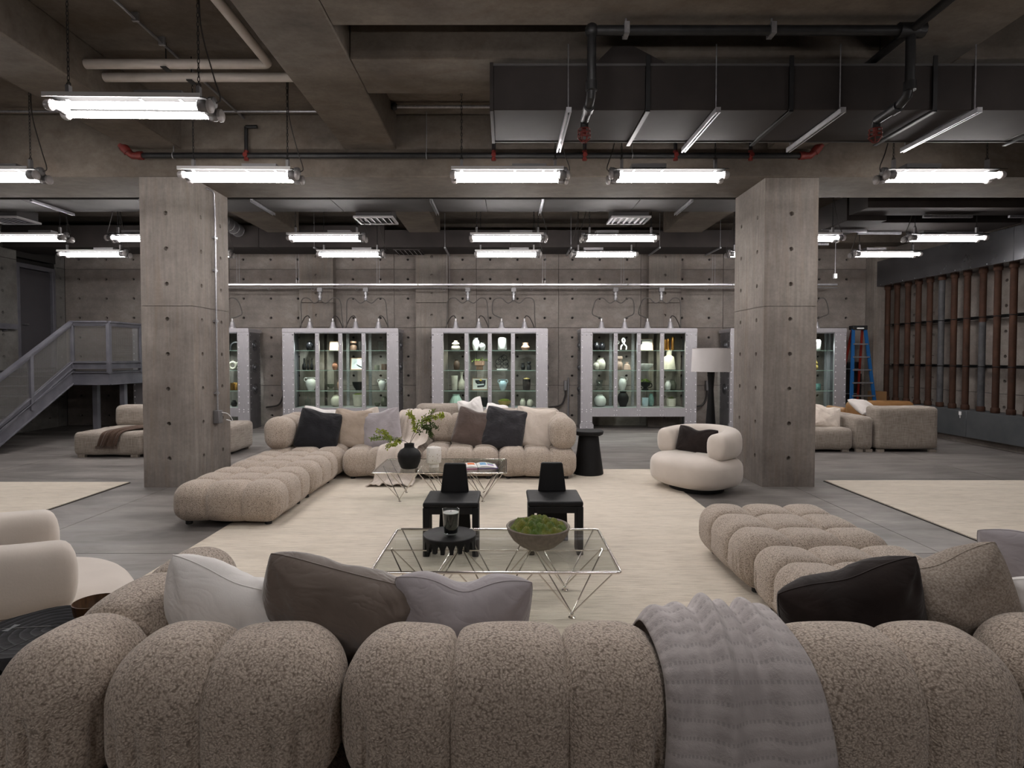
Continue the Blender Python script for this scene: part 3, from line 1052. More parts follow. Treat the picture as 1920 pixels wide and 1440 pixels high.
FIX = []
for X, Y, flip, tw, lb in (
        (-2.96, 4.63, 0, 1.2, 'largest glowing tube light, hanging nearest at the upper left'),
        (-5.70, 6.34, 0, 0, 'tube light of the second row, cut by the left picture edge'),
        (-2.90, 6.34, 0, .8, 'tube light hanging in front of the left column top'),
        (0.02, 6.34, 0, 0, 'tube light in the second row left of the duct middle'),
        (1.785, 6.34, 1, 0, 'tube light hanging just left of the right column top'),
        (4.75, 6.34, 1, 0, 'tube light of the second row right of the right column'),
        (-7.90, 9.60, 0, 0, 'tube light above the stair, cut by the left edge'),
        (-5.90, 9.60, 1, 0, 'tube light half hidden behind the left column top, upper one'),
        (-2.98, 9.60, 0, 0, 'upper tube light of the pair right of the left column'),
        (0.02, 9.60, 0, 0, 'upper tube light of the middle pair over the far sofa'),
        (1.91, 9.60, 1, 0, 'upper tube light of the pair left of the right column'),
        (4.90, 9.60, 0, 0, 'tube light just peeping out right of the right column'),
        (7.30, 9.60, 1, 0, 'upper tube light of the pair before the rusty pipes'),
        (-7.90, 11.1, 0, 0, 'tube light above the stair landing rail'),
        (-5.90, 11.1, 0, 0, 'tube light end just right of the left column'),
        (-2.98, 11.1, 0, 0, 'lower tube light of the pair right of the left column'),
        (0.02, 11.1, 0, 0, 'lower tube light of the middle pair over the far sofa'),
        (1.91, 11.1, 1, 0, 'lower tube light of the pair left of the right column'),
        (4.90, 11.1, 1, 0, 'tube light end just left of the right column'),
        (7.30, 11.1, 1, 0, 'lower tube light of the pair before the rusty pipes'),
        (0.30, 3.02, 0, 0, 'tube light over the near sofa, above the top picture edge'),
        (4.75, 3.02, 1, 0, 'tube light above the upper right picture corner'),
        (-5.9, 3.6, 0, 0, 'tube light beyond the left edge over the armchair'),
        (-2.2, -.6, 0, 0, 'tube light behind the camera on the left'),
        (2.2, -.6, 1, 0, 'tube light behind the camera on the right')):
    if not FIX:
        f = make_fixture()
        f.location = (X, Y, 3.66)
        f['label'] = lb
        f['group'] = 'twin tube fluorescent fixtures'
    else:
        f = dup(FIX[0], (X, Y, 3.66), 0, lb)
    f.rotation_euler = (0, 0, (PI if flip else 0) + rad(tw))
    FIX.append(f)


# ================================================================== TUFTED SOFAS
def tufted(W, D, H, r, seams_x, seams_y, res, depth=.046, wid=.032, pleats=True, seed=0, crown=.012, roundness=1.0):
    """pillowy rounded block, origin at the centre of its underside; seams run round the block"""
    hw, hd, hh = W / 2, D / 2, H / 2

    def axis_pts(h):
        n = max(6, 6 * int(round(h / res / 3)))
        return [-h + 2 * h * i / n for i in range(n + 1)]
    X, Y, Z = axis_pts(hw), axis_pts(hd), axis_pts(hh)
    idx, P = {}, []

    def vid(i, j, k):
        key = (i, j, k)
        if key not in idx:
            idx[key] = len(P)
            P.append((X[i], Y[j], Z[k]))
        return idx[key]
    F = []
    nx, ny, nz = len(X) - 1, len(Y) - 1, len(Z) - 1
    for i in range(nx):
        for j in range(ny):
            F.append((vid(i, j, nz), vid(i + 1, j, nz), vid(i + 1, j + 1, nz), vid(i, j + 1, nz)))
            F.append((vid(i, j, 0), vid(i, j + 1, 0), vid(i + 1, j + 1, 0), vid(i + 1, j, 0)))
    for i in range(nx):
        for k in range(nz):
            F.append((vid(i, 0, k), vid(i + 1, 0, k), vid(i + 1, 0, k + 1), vid(i, 0, k + 1)))
            F.append((vid(i, ny, k), vid(i, ny, k + 1), vid(i + 1, ny, k + 1), vid(i + 1, ny, k)))
    for j in range(ny):
        for k in range(nz):
            F.append((vid(0, j, k), vid(0, j, k + 1), vid(0, j + 1, k + 1), vid(0, j + 1, k)))
            F.append((vid(nx, j, k), vid(nx, j + 1, k), vid(nx, j + 1, k + 1), vid(nx, j, k + 1)))
    out = []
    rz = min(r, hh * .98)

    def g(d):
        return 1 - .55 * math.exp(-(d / wid) ** 1.1) - .45 * math.exp(-(d / (wid * .28)) ** 2)
    for (x, y, z) in P:
        cx = max(-hw + r, min(hw - r, x))
        cy = max(-hd + r, min(hd - r, y))
        cz = max(-hh + rz, min(hh - rz, z))
        dv = Vector((x - cx, y - cy, (z - cz) * r / rz))
        if dv.length < 1e-6:
            dv = Vector((0, 0, 1))
        # superelliptic corner: fuller than a circle
        n = dv.normalized()
        q = Vector((cx + n.x * r, cy + n.y * r, cz + n.z * rz))
        n = Vector((n.x, n.y, n.z * r / rz)).normalized()
        gx = min([g(abs(q.x - sx)) for sx in seams_x] or [1])
        gy = min([g(abs(q.y - sy)) for sy in seams_y] or [1])
        # a seam is only felt on faces it crosses
        ax = 1 - gx
        ay = 1 - gy
        # crown of every tuft
        bulge = 0
        if seams_x:
            xs = [-hw] + list(seams_x) + [hw]
            for a, b_ in zip(xs, xs[1:]):
                if a <= q.x <= b_:
                    bulge = math.sin(PI * (q.x - a) / (b_ - a))
        by = 1
        if seams_y:
            ys = [-hd] + list(seams_y) + [hd]
            for a, b_ in zip(ys, ys[1:]):
                if a <= q.y <= b_:
                    by = math.sin(PI * (q.y - a) / (b_ - a))
        top = max(0, n.z)
        side_x, side_y = abs(n.x), abs(n.y)
        amount = (ax * (1 - side_x) + ay * (1 - side_y))
        amount = min(1.35, amount)
        if n.z < -.3:
            amount *= .3
        d_ = -depth * amount * (.75 + .45 * top)
        d_ += crown * top * (max(0, bulge * by) ** .5)
        # side crown
        d_ += crown * .7 * (side_y * max(0, bulge) ** .5 + side_x * max(0, by if seams_y else 0) ** .5) * (1 - abs(q.z) / hh * .4)
        if pleats:
            low = max(0, min(1, (.1 - q.z / hh) * 2.2 + .55))
            if abs(n.y) > .45:
                for px_ in (hw - r * .55, hw - r * .95, -hw + r * .55, -hw + r * .95, -hw + r * 1.35):
                    d_ -= .020 * low * math.exp(-((q.x - px_) / .011) ** 2) * abs(n.y)
            if abs(n.x) > .45:
                for py_ in (hd - r * .6, hd - r * 1.0, -hd + r * .6, -hd + r * 1.0):
                    d_ -= .020 * low * math.exp(-((q.y - py_) / .010) ** 2) * abs(n.x)
        w = mnoise.noise(Vector((q.x * 4 + seed * 7.3, q.y * 4, q.z * 4))) * .008
        q = q + n * (d_ + w)
        out.append((q.x, q.y, q.z + hh))
    b = B()
    b.add(out, F)
    return b


MOD = 1.075
SZ = .415            # seat height
S3 = [-MOD / 6, MOD / 6]
far_seat = tufted(MOD, MOD, SZ - .03, .15, S3, S3, .022, pleats=True, seed=1).mesh('base_cushion', 'boucle', 180)
near_seat = tufted(MOD, MOD, SZ - .03, .15, S3, S3, .014, pleats=True, seed=2).mesh('base_cushion', 'boucle', 180)
BT = .36             # bolster thickness
BH = .44
far_bol = tufted(MOD, BT, BH, .165, S3, [], .026, .036, .03, seed=3).mesh('back_bolster', 'boucle', 180)
far_bol2 = tufted(MOD - BT, BT, BH, .165, [-.0], [], .026, .036, .03, seed=4).mesh('back_bolster', 'boucle', 180)
NW = 1.0             # width of the near modules
NA = .31             # near arm thickness
near_bol = tufted(NW, BT, BH, .165, [-NW / 6, NW / 6], [], .0105, .034, .030, seed=5).mesh('back_bolster', 'boucle', 180)
near_arm = tufted(MOD, NA, BH, .15, S3, [], .0105, .034, .030, seed=7).mesh('arm_bolster', 'boucle', 180)
near_bol2 = tufted(NW - NA, BT, BH, .165, [-.02], [], .0105, .034, .030, seed=6).mesh('back_bolster', 'boucle', 180)
foot_src = B().lathe([(.03, 0), (.034, .004), (.034, .045), (.03, .05)], 14).mesh('foot', 'black_plastic', 40)


def mobj(name, me, parent, loc, rot=(0, 0, 0)):
    o = bpy.data.objects.new(name, me)
    COL.objects.link(o)
    o.parent = parent
    o.location = loc
    o.rotation_euler = rot
    return o


def module(label, cx, cy, near=False, back=None, arm=None, rz=0):
    """back: 'N','S' bolster along +y / -y edge; arm: 'W','E' bolster along that edge"""
    t = thing('sofa_module', label, 'sofa', (cx, cy, .018))
    t['group'] = 'tufted boucle sofa modules'
    q = mobj('base_cushion', near_seat if near else far_seat, t, (0, 0, .03), (0, 0, rz))
    if near and back:
        q.scale = (NW / MOD, 1, 1)
    e = MOD / 2 - BT / 2
    ta = NA if near else BT
    ex = (NW if near else MOD) / 2 - ta / 2
    z = SZ - .018
    if back:
        s_ = 1 if back == 'N' else -1
        long_ = arm is None or not near
        if arm and True:
            sx = (ta / 2) * (1 if arm == 'W' else -1)
            mobj('back_bolster', near_bol2 if near else far_bol2, t, (sx, e * s_, z))
        else:
            mobj('back_bolster', near_bol if near else far_bol, t, (0, e * s_, z))
    if arm:
        sx = -1 if arm == 'W' else 1
        mobj('arm_bolster', near_arm if near else far_bol, t, (sx * ex, 0, z + .001), (0, 0, PI / 2))
    for x in (-.4, .4):
        for y in (-.4, .4):
            mobj('foot', foot_src, t, (x, y, 0))
    return t


# far sofa: corner, three seats, two ottomans forming the chaise
FX0, FY = -3.335, 8.36
module('far sofa corner module carrying the left arm bolster', FX0 + MOD / 2, FY, back='N', arm='W')
module('far sofa armless module behind the black vase', FX0 + MOD * 1.5 + .004, FY, back='N')
module('far sofa armless module behind the open book', FX0 + MOD * 2.5 + .008, FY, back='N')
module('far sofa end module with right arm beside the black side table', FX0 + MOD * 3.5 + .012, FY, back='N', arm='E')
module('tufted ottoman of the left chaise, joining the far sofa', FX0 + MOD / 2, FY - MOD - .01, rz=PI)
module('tufted ottoman at the near end of the left chaise', FX0 + MOD / 2, FY - 2 * MOD - .03, rz=PI / 2)
# near sofa seen from behind
NY = 1.56 + MOD / 2
module('near sofa corner module at lower left with two bolsters', -.492 - NW / 2, NY, True, 'S', 'W')
module('near sofa middle module, its back to the camera', 0.012, NY, True, 'S')
module('near sofa module right of the grey throw, back to the camera', .516 + NW / 2, NY, True, 'S')
module('near sofa corner module cut by the lower right edge', .525 + NW * 1.5, NY + .06, True, 'S', 'E')
module('right tufted ottoman next to the near sofa', 1.665 + MOD / 2, 2.86 + MOD / 2, True, rz=PI)
module('right tufted ottoman at the far end near the swivel chair', 1.665 + MOD / 2, 3.955 + MOD / 2, True, rz=PI / 2)


# ================================================================== PILLOWS
def pillow(name, label, size, thick, mat, loc, lean=0, roll=0, yaw=0, dent=0, seed=0, group=None, n=44, aspect=1.0, wr=.022):
    """standing pillow in its local xz plane; lean tips it back about x, roll spins it, yaw turns it"""
    h = size / 2
    vs = []
    rnd = random.Random(seed)
    ofs = Vector((rnd.random() * 50, rnd.random() * 50, rnd.random() * 50))

    def pt(u, v, s_):
        x = h * aspect * u * (1 - .035 * (1 - v * v) * abs(u) ** 3) * (1 - .05 * abs(u * v) ** 5)
        z = h * v * (1 - .035 * (1 - u * u) * abs(v) ** 3) * (1 - .05 * abs(u * v) ** 5)
        prof = max(0.0, (1 - abs(u) ** 2.2) * (1 - abs(v) ** 2.2))
        y = s_ * thick / 2 * prof ** .45
        if dent and v > -.2:
            k = math.exp(-(u / .36) ** 2) * ((v + .2) / 1.2) ** 1.5
            z -= dent * k
            y += s_ * dent * .25 * math.exp(-((abs(u) - .5) / .25) ** 2) * max(0, v) * prof ** .3
        q = Vector((x * 7, z * 7, s_ * 3)) + ofs
        w = mnoise.noise(q) * wr + (.5 - abs(mnoise.noise(Vector((x * 13 + z * 5, z * 5, s_ * 5)) + ofs))) * wr * .8 - .3 * wr
        # folds that radiate from the corners
        for cx_, cz_ in ((1, 1), (-1, 1), (1, -1), (-1, -1)):
            dx, dz = u - cx_, v - cz_
            rr = math.hypot(dx, dz)
            if rr < 1.0:
                w += .55 * wr * math.sin(9 * math.atan2(dz, dx) + seed) * (1 - rr) * min(1, rr * 4)
        y += w * prof ** .35
        return (x, y, z)
    idx = {}
    for s_ in (1, -1):
        for i in range(n + 1):
            for j in range(n + 1):
                # denser near the rim
                u = math.sin((i / n * 2 - 1) * PI / 2)
                v = math.sin((j / n * 2 - 1) * PI / 2)
                if s_ == -1 and (i in (0, n) or j in (0, n)):
                    idx[(s_, i, j)] = idx[(1, i, j)]
                    continue
                idx[(s_, i, j)] = len(vs)
                vs.append(pt(u, v, s_))
    fs = []
    for i in range(n):
        for j in range(n):
            fs.append((idx[(1, i, j)], idx[(1, i, j + 1)], idx[(1, i + 1, j + 1)], idx[(1, i + 1, j)]))
            fs.append((idx[(-1, i, j)], idx[(-1, i + 1, j)], idx[(-1, i + 1, j + 1)], idx[(-1, i, j + 1)]))
    b = B()
    b.add(vs, fs)
    o = b.obj(name, mat, smooth=180)
    o.rotation_mode = 'YXZ'
    o.location = loc
    o.rotation_euler = (lean, roll, yaw)
    tag(o, label, 'pillow', group)
    # stitched seam round the rim
    rim = []
    for i in range(n):
        rim.append(vs[idx[(1, i, 0)]])
    for j in range(n):
        rim.append(vs[idx[(1, n, j)]])
    for i in range(n, 0, -1):
        rim.append(vs[idx[(1, i, n)]])
    for j in range(n, 0, -1):
        rim.append(vs[idx[(1, 0, j)]])
    B().tube(rim, .0028, 5, closed=True).obj('seam', mat, o)
    return o


G1, G2, G3 = 'pillows on the near sofa', 'pillows on the far sofa', 'pillows on the linen sofas'
# near sofa, seen from behind over the back
pillow('throw_pillow', 'cream white pillow with a pointed corner at the left end of the near sofa', .52, .29, 'white_cotton', (-1.01, 2.10, .70), rad(20), rad(19), rad(-14), .02, 1, G1)
pillow('throw_pillow', 'brownish taupe velvet pillow between the white and lavender ones', .58, .32, 'taupe_velvet', (-.615, 2.07, .695), rad(18), rad(16), rad(-4), .0, 2, G1, wr=.03)
pillow('throw_pillow', 'lavender grey velvet pillow with a chopped top on the near sofa', .50, .28, 'lavender_velvet', (-.165, 2.08, .69), rad(18), rad(4), rad(3), .055, 3, G1)
pillow('throw_pillow', 'very dark brown suede pillow at the right of the near sofa', .52, .29, 'dark_brown_suede', (1.27, 2.09, .705), rad(18), rad(-17), rad(4), .02, 4, G1)
pillow('throw_pillow', 'woven beige pillow right of the dark brown one', .43, .27, 'woven_beige', (1.66, 2.12, .77), rad(12), rad(-24), rad(-4), .02, 5, G1)
pillow('throw_pillow', 'grey velvet pillow half cut by the right picture edge', .50, .20, 'lavender_velvet', (2.27, 2.34, .76), rad(10), rad(-8), rad(-30), .03, 6, G1)
pillow('throw_pillow', 'white pillow cut by the right picture edge below the grey one', .46, .20, 'white_cotton', (2.06, 2.10, .70), rad(14), rad(-8), rad(-6), .03, 7, G1)
# far sofa
pillow('throw_pillow', 'white pillow behind the charcoal one at the far left corner', .58, .20, 'white_cotton', (-2.78, 8.62, .66), rad(-14), rad(10), rad(12), .022, 8, G2)
pillow('throw_pillow', 'charcoal black pillow at the left end of the far sofa', .60, .20, 'black_velvet', (-2.68, 8.24, .655), rad(-24), rad(14), rad(22), .022, 9, G2)
pillow('throw_pillow', 'beige linen pillow second from left on the far sofa', .58, .20, 'beige_linen', (-2.27, 8.44, .655), rad(-18), rad(4), rad(-6), .022, 10, G2)
pillow('throw_pillow', 'pale pink pillow tip peeping out behind the beige one', .52, .16, 'cream_linen', (-2.12, 8.63, .66), rad(-8), rad(-12), rad(-4), .02, 11, G2)
pillow('throw_pillow', 'lavender grey pillow leaning beside the leafy twigs', .58, .20, 'lavender_velvet', (-1.80, 8.36, .655), rad(-22), rad(-14), rad(-10), .022, 12, G2)
pillow('throw_pillow', 'brown velvet pillow leaning right of the book', .56, .20, 'brown_velvet', (-.47, 8.42, .665), rad(-20), rad(16), rad(6), .022, 13, G2)
pillow('throw_pillow', 'charcoal grey pillow in the middle of the right trio', .62, .20, 'charcoal_velvet', (-.02, 8.37, .665), rad(-22), rad(10), rad(-4), .022, 14, G2, wr=.03)
pillow('throw_pillow', 'cream linen pillow against the right arm of the far sofa', .60, .20, 'cream_linen', (.42, 8.42, .675), rad(-18), rad(6), rad(-10), .022, 15, G2)


# ================================================================== THROWS
def drape(name, label, cat, mat, path, w0, w1, amp, folds, seed, loc=(0, 0, 0), skew=0, nx=60, thick=.006, hem=0.0, sag=0.0):
    """cloth strip following a (y,z) path, pleated across x"""
    pts = spline([(0, p[0], p[1]) for p in path], 10)
    rnd = random.Random(seed)
    ph = [rnd.random() * 6.28 for _ in range(5)]
    L = [0]
    for a, b_ in zip(pts, pts[1:]):
        L.append(L[-1] + (b_ - a).length)
    vs, fs, uv = [], [], []
    m = len(pts)
    for i, p in enumerate(pts):
        a, b_ = pts[max(0, i - 1)], pts[min(m - 1, i + 1)]
        d_ = (b_ - a).normalized()
        nrm = Vector((0, d_.z, -d_.y))
        t = L[i] / L[-1]
        w = w0 + (w1 - w0) * t
        for k in range(nx + 1):
            u = k / nx
            f = math.sin(u * folds * 2 * PI + ph[0] + 1.2 * math.sin(t * 3 + ph[1])) + .5 * math.sin(u * folds * 4.3 * PI + ph[2] + t * 4) + .35 * math.sin(u * 11 * PI + ph[4] - t * 6)
            off = amp * (f + 1.9) * (.35 + .65 * math.sin(min(1, t * 1.4 + .1) * PI * .5)) * (.12 + .88 * math.sin(PI * u) ** .45)
            off -= sag * max(0, 1 - u / .22) ** 1.3
            x = (u - .5) * w + skew * t + .018 * math.sin(t * 9 + u * 5 + ph[3])
            q = Vector((x, p.y, p.z)) + nrm * off
            if hem and i in (0, m - 1):
                q.z += hem * mnoise.noise(Vector((u * 9, seed, 0)))
            vs.append(q)
            uv.append((u * w, L[i]))
    for i in range(m - 1):
        for k in range(nx):
            fs.append((i * (nx + 1) + k, i * (nx + 1) + k + 1, (i + 1) * (nx + 1) + k + 1, (i + 1) * (nx + 1) + k))
    b = B()
    b.add(vs, fs)
    b.uv = uv
    o = b.obj(name, mat, None, loc, smooth=180)
    md = o.modifiers.new('cloth', 'SOLIDIFY')
    md.thickness = thick
    md.offset = 1
    return tag(o, label, cat)


# grey muslin throw over the back of the near sofa
zt = SZ + BH + .016
yb = 1.56
th = drape('throw_blanket', 'lavender grey stitched muslin throw hanging over the near sofa back', 'blanket', 'muslin',
           [(yb + .60, .47), (yb + .46, .60), (yb + .395, .76), (yb + .28, zt + .014), (yb + .15, zt + .012), (yb + .03, zt - .06), (yb - .022, zt - .22), (yb - .03, .45), (yb - .03, .2), (yb - .025, .06)],
           .40, .48, .017, 2.6, 21, (.625, 0, 0), .05, 96, .005, .02, .032)
# cream throw over the far sofa, down to the rug
th2 = drape('throw_blanket', 'cream knitted throw over the far sofa reaching the rug', 'blanket', 'cream_throw',
            [(9.01, .60), (8.99, .74), (8.90, .868), (8.72, .885), (8.58, .80), (8.50, .62), (8.42, .49), (8.2, .465), (7.95, .47), (7.83, .42), (7.77, .28), (7.74, .12), (7.68, .045), (7.55, .036), (7.42, .034)],
            .44, .60, .013, 3.2, 5, (-1.33, 0, 0), -.20, 60, .008)


# ================================================================== CREAM SWIVEL ARMCHAIRS
def swivel_chair(label, loc, rz):
    t = thing('swivel_armchair', label, 'armchair', loc, rz)
    t['group'] = 'cream swivel armchairs'
    # local: front is -y
    B().lathe([(.30, 0), (.34, .004), (.34, .05), (.30, .06)], 28).obj('swivel_base', 'black_plastic', t)

    def plan(a, w, d, e=2.6):
        c, s_ = math.cos(a), math.sin(a)
        return (w * math.copysign(abs(c) ** (2 / e), c), d * math.copysign(abs(s_) ** (2 / e), s_))
    n, m = 64, 22
    vs, fs = [], []
    for i in range(m + 1):
        ph = PI * i / m
        rr = math.sin(ph) ** .52 if 0 < i < m else 0.001
        zz = -math.cos(ph)
        zz = math.copysign(abs(zz) ** .58, zz)
        z = .255 + .205 * zz
        for k in range(n):
            a = 2 * PI * k / n
            x, y = plan(a, .555, .49)
            vs.append((x * rr, y * rr - .02, z + (.02 * (1 - (y / .5) ** 2) if zz > 0 else 0)))
    for i in range(m):
        for k in range(n):
            k2 = (k + 1) % n
            fs.append((i * n + k, i * n + k2, (i + 1) * n + k2, (i + 1) * n + k))
    b = B()
    b.add(vs, fs)
    b.obj('seat_cushion', 'velvet_cream', t, smooth=180)
    # horseshoe back and arms
    path = []
    R, hw = .40, .40
    for k in range(7):
        path.append((-hw, -.09 + .13 * k / 6))
    for k in range(1, 24):
        a = PI - PI * k / 24
        path.append((hw * math.cos(a), .04 + R * math.sin(a) * .92))
    for k in range(7):
        path.append((hw, .04 - .13 * k / 6))
    mm = len(path)
    vs, fs = [], []
    sec = 28
    ends = 6
    ring = []
    for i, (x, y) in enumerate(path):
        a, b_ = path[max(0, i - 1)], path[min(mm - 1, i + 1)]
        d_ = Vector((b_[0] - a[0], b_[1] - a[1], 0)).normalized()
        ring.append((Vector((x, y, 0)), d_))
    full = []
    caps = [(.10 * math.cos(PI / 2 * e_ / ends) ** .8, max(.02, (1 - math.cos(PI / 2 * e_ / ends) ** 3.2) ** .45)) for e_ in range(ends)]
    for o, sc in caps:
        full.append((ring[0][0] - ring[0][1] * o, ring[0][1], sc))
    full += [(p, d_, 1) for p, d_ in ring]
    for o, sc in caps[::-1]:
        full.append((ring[-1][0] + ring[-1][1] * o, ring[-1][1], sc))
    for (p, d_, sc) in full:
        side = Vector((d_.y, -d_.x, 0))
        f = (p.y + .06) / .5
        hh = .165 + .012 * f
        for k in range(sec):
            a = 2 * PI * k / sec
            c, s_ = math.cos(a), math.sin(a)
            u = .135 * math.copysign(abs(c) ** .72, c) * sc
            v = hh * math.copysign(abs(s_) ** .72, s_) * sc
            q = p + side * u
            vs.append((q.x, q.y, .432 + hh + v + .02 * f))
    L = len(full)
    for i in range(L - 1):
        for k in range(sec):
            k2 = (k + 1) % sec
            fs.append((i * sec + k, i * sec + k2, (i + 1) * sec + k2, (i + 1) * sec + k))
    fs.append(tuple(range(sec - 1, -1, -1)))
    fs.append(tuple(range((L - 1) * sec, L * sec)))
    b = B()
    b.add(vs, fs)
    b.obj('back_bolster', 'velvet_cream', t, smooth=180)
    return t


swivel_chair('cream velvet swivel armchair before the right column', (2.47, 7.42, .0), rad(-57))
pillow('throw_pillow', 'small dark brown lumbar pillow in the right cream armchair', .34, .14, 'dark_brown_suede', (2.48, 7.45, .625), rad(-16), rad(4), rad(-40), .04, 31, None, aspect=1.55)
swivel_chair('cream velvet swivel armchair cut by the left picture edge', (-2.60, 3.08, .019), rad(133))
pillow('throw_pillow', 'dark pillow in the left cream armchair at the picture edge', .36, .14, 'dark_brown_suede', (-2.72, 2.97, .62), rad(-14), rad(4), rad(133), .03, 32, None, aspect=1.4)


# ================================================================== CHROME AND GLASS TABLES
def glass_table(label, loc):
    t = thing('coffee_table', label, 'coffee table', loc)
    t['group'] = 'chrome wire coffee tables'
    w, d_, h = .762, .44, .375
    B().box(-w + .012, w - .012, -d_ + .012, d_ - .012, h - .004, h + .006).obj('glass_top', 'glass_green', t, smooth=0, bevel=.002, seg=1)
    r = .03
    pts = []
    for cx, cy, a0 in ((w - r, d_ - r, 0), (-w + r, d_ - r, PI / 2), (-w + r, -d_ + r, PI), (w - r, -d_ + r, 1.5 * PI)):
        pts += arc((cx, cy, h), r, a0, a0 + PI / 2, 4, 'xy')
    B().tube(pts, .009, 10, closed=True).obj('top_rim', 'chrome', t)
    for i in range(3):
        for j in range(2):
            cx = -w + .03 + (2 * w - .06) * (i + .5) / 3
            hw = (2 * w - .06) / 6 - .012
            ys = (-d_ + .012, -.012) if j == 0 else (.012, d_ - .012)
            cy = (ys[0] + ys[1]) / 2
            f = B().lathe([(.022, 0), (.024, .003), (.01, .008), (.008, .022), (.014, .026), (.006, .034)], 12, (cx, cy, 0)).obj('foot', 'chrome', t)
            for x in (cx - hw, cx + hw):
                for y in ys:
                    B().tube([(cx, cy, .026), (x, y, h - .004)], .0048, 6).obj('leg_rod', 'chrome', t)
    B().bar((-w, 0, h - .012), (w, 0, h - .012), .008, .008).obj('middle_bar', 'chrome', t)
    return t


T1 = (-.06, 3.90, .018)
T2 = (-.752, 6.90, .018)
glass_table('near chrome wire coffee table with the moss bowl', T1)
glass_table('far chrome wire coffee table with the vases and book', T2)
TZ = .018 + .382

# ---- items on the near table
tr = thing('serving_tray', 'round black wooden pedestal tray with a row of small arches', 'tray', (-.385, 3.92, TZ))
B().lathe([(.005, .086), (.165, .086), (.176, .092), (.182, .088), (.182, .062), (.176, .060), (.005, .060)], 44).obj('tray_plate', 'black_wood', tr)
for k in range(18):
    a = 2 * PI * k / 18
    c, s_ = math.cos(a), math.sin(a)
    b = B().prism([(-.012, 0), (.012, 0), (.014, .03), (.026, .058), (.026, .061), (-.026, .061), (-.026, .058), (-.014, .03)], -.024, 0)
    b.obj('arch_foot', 'black_wood', tr, (c * .176, s_ * .176, 0), (0, 0, a + PI / 2 + PI), smooth=0)
cd_ = thing('candle', 'black candle in a clear glass standing on the black tray', 'candle', (-.372, 3.89, TZ + .094))
B().lathe([(.005, .0), (.042, .0), (.047, .004), (.058, .172), (.061, .174), (.056, .172), (.045, .016), (.005, .014)], 30).obj('glass_cup', 'glass_amber', cd_)
B().lathe([(.003, .016), (.044, .016), (.0505, .095), (.003, .095)], 30).obj('black_wax_band', 'dark_glass', cd_)
B().lathe([(.003, .097), (.0495, .097), (.0535, .148), (.003, .148)], 30).obj('black_liner', 'gloss_black', cd_)
B().lathe([(.003, .149), (.0535, .149), (.054, .153), (.003, .153)], 30).obj('candle_wax', 'wax', cd_)
B().tube([(0, 0, .153), (.002, 0, .165)], .0015, 5).obj('wick', 'black_plastic', cd_)

bw = thing('moss_bowl', 'grey stone bowl heaped with green moss on the near table', 'bowl', (.222, 3.90, TZ))
B().lathe([(.003, .0), (.075, .0), (.12, .02), (.175, .065), (.205, .112), (.218, .150), (.213, .156), (.203, .152), (.185, .11), (.12, .05), (.003, .04)], 48).obj('bowl', 'stone_bowl', bw)
n = 56
vs, fs = [], []
for i in range(n + 1):
    for j in range(n + 1):
        u, v = i / n * 2 - 1, j / n * 2 - 1
        x, y = u * math.sqrt(1 - v * v / 2), v * math.sqrt(1 - u * u / 2)
        rr = math.hypot(x, y)
        P = Vector((x * 3.4 + 4.2, y * 3.4, 1.7))
        lump = max(.0, 1 - (mnoise.voronoi(P)[0][0] / .72) ** 2) ** .7
        z = .122 + .030 * max(0, 1 - rr ** 2.6) + .060 * lump * (1 - rr ** 8) + .006 * mnoise.noise(P * 7) + .004 * mnoise.noise(P * 19)
        vs.append((x * .197, y * .197, z))
for i in range(n):
    for j in range(n):
        a = i * (n + 1) + j
        fs.append((a, a + n + 1, a + n + 2, a + 1))
b = B()
b.add(vs, fs)
b.obj('moss', 'moss', bw, smooth=180)
b = B()
rnd = random.Random(3)
for k in range(2600):
    a, r_ = rnd.random() * 6.283, .197 * math.sqrt(rnd.random())
    x, y = r_ * math.cos(a), r_ * math.sin(a)
    rr = r_ / .197
    P = Vector((x / .197 * 3.4 + 4.2, y / .197 * 3.4, 1.7))
    z = .122 + .030 * max(0, 1 - rr ** 2.6) + .060 * max(.0, 1 - (mnoise.voronoi(P)[0][0] / .72) ** 2) ** .7 * (1 - rr ** 8)
    h = .003 + .005 * rnd.random()
    dx, dy = rnd.uniform(-.004, .004), rnd.uniform(-.004, .004)
    b.add([(x - .0012, y, z - .003), (x + .0012, y, z - .003), (x + dx, y + dy, z + h)], [(0, 1, 2)])
tag(b.obj('moss_fronds', 'moss', bw, smooth=0), kind='stuff')

# ---- items on the far table
vz = thing('vase', 'matte black bottle vase on the far glass table', 'vase', (-1.13, 6.73, TZ))
B().lathe([(.003, 0), (.085, 0), (.10, .01), (.128, .08), (.138, .14), (.132, .175), (.105, .215), (.068, .235), (.058, .25), (.058, .282), (.062, .288), (.052, .288), (.047, .25), (.003, .24)], 32).obj('vessel', 'black_ceramic', vz)
br = thing('leafy_branch', 'thin leafy green twigs standing in the black vase', 'plant', (-1.13, 6.73, TZ))
rnd = random.Random(11)
leaf_me = {}
for mt in ('leaf', 'leaf_light', 'leaf_dark'):
    b = B()
    for k in range(3):
        a = k * 2.1
        c, s_ = math.cos(a), math.sin(a)
        l = .026
        b.add([(0, 0, 0), (c * l * .5 - s_ * .008, s_ * l * .5 + c * .008, .004), (c * l, s_ * l, 0), (c * l * .5 + s_ * .008, s_ * l * .5 - c * .008, .004)], [(0, 1, 2, 3)])
    leaf_me[mt] = b.mesh('leaf', mt, 0)
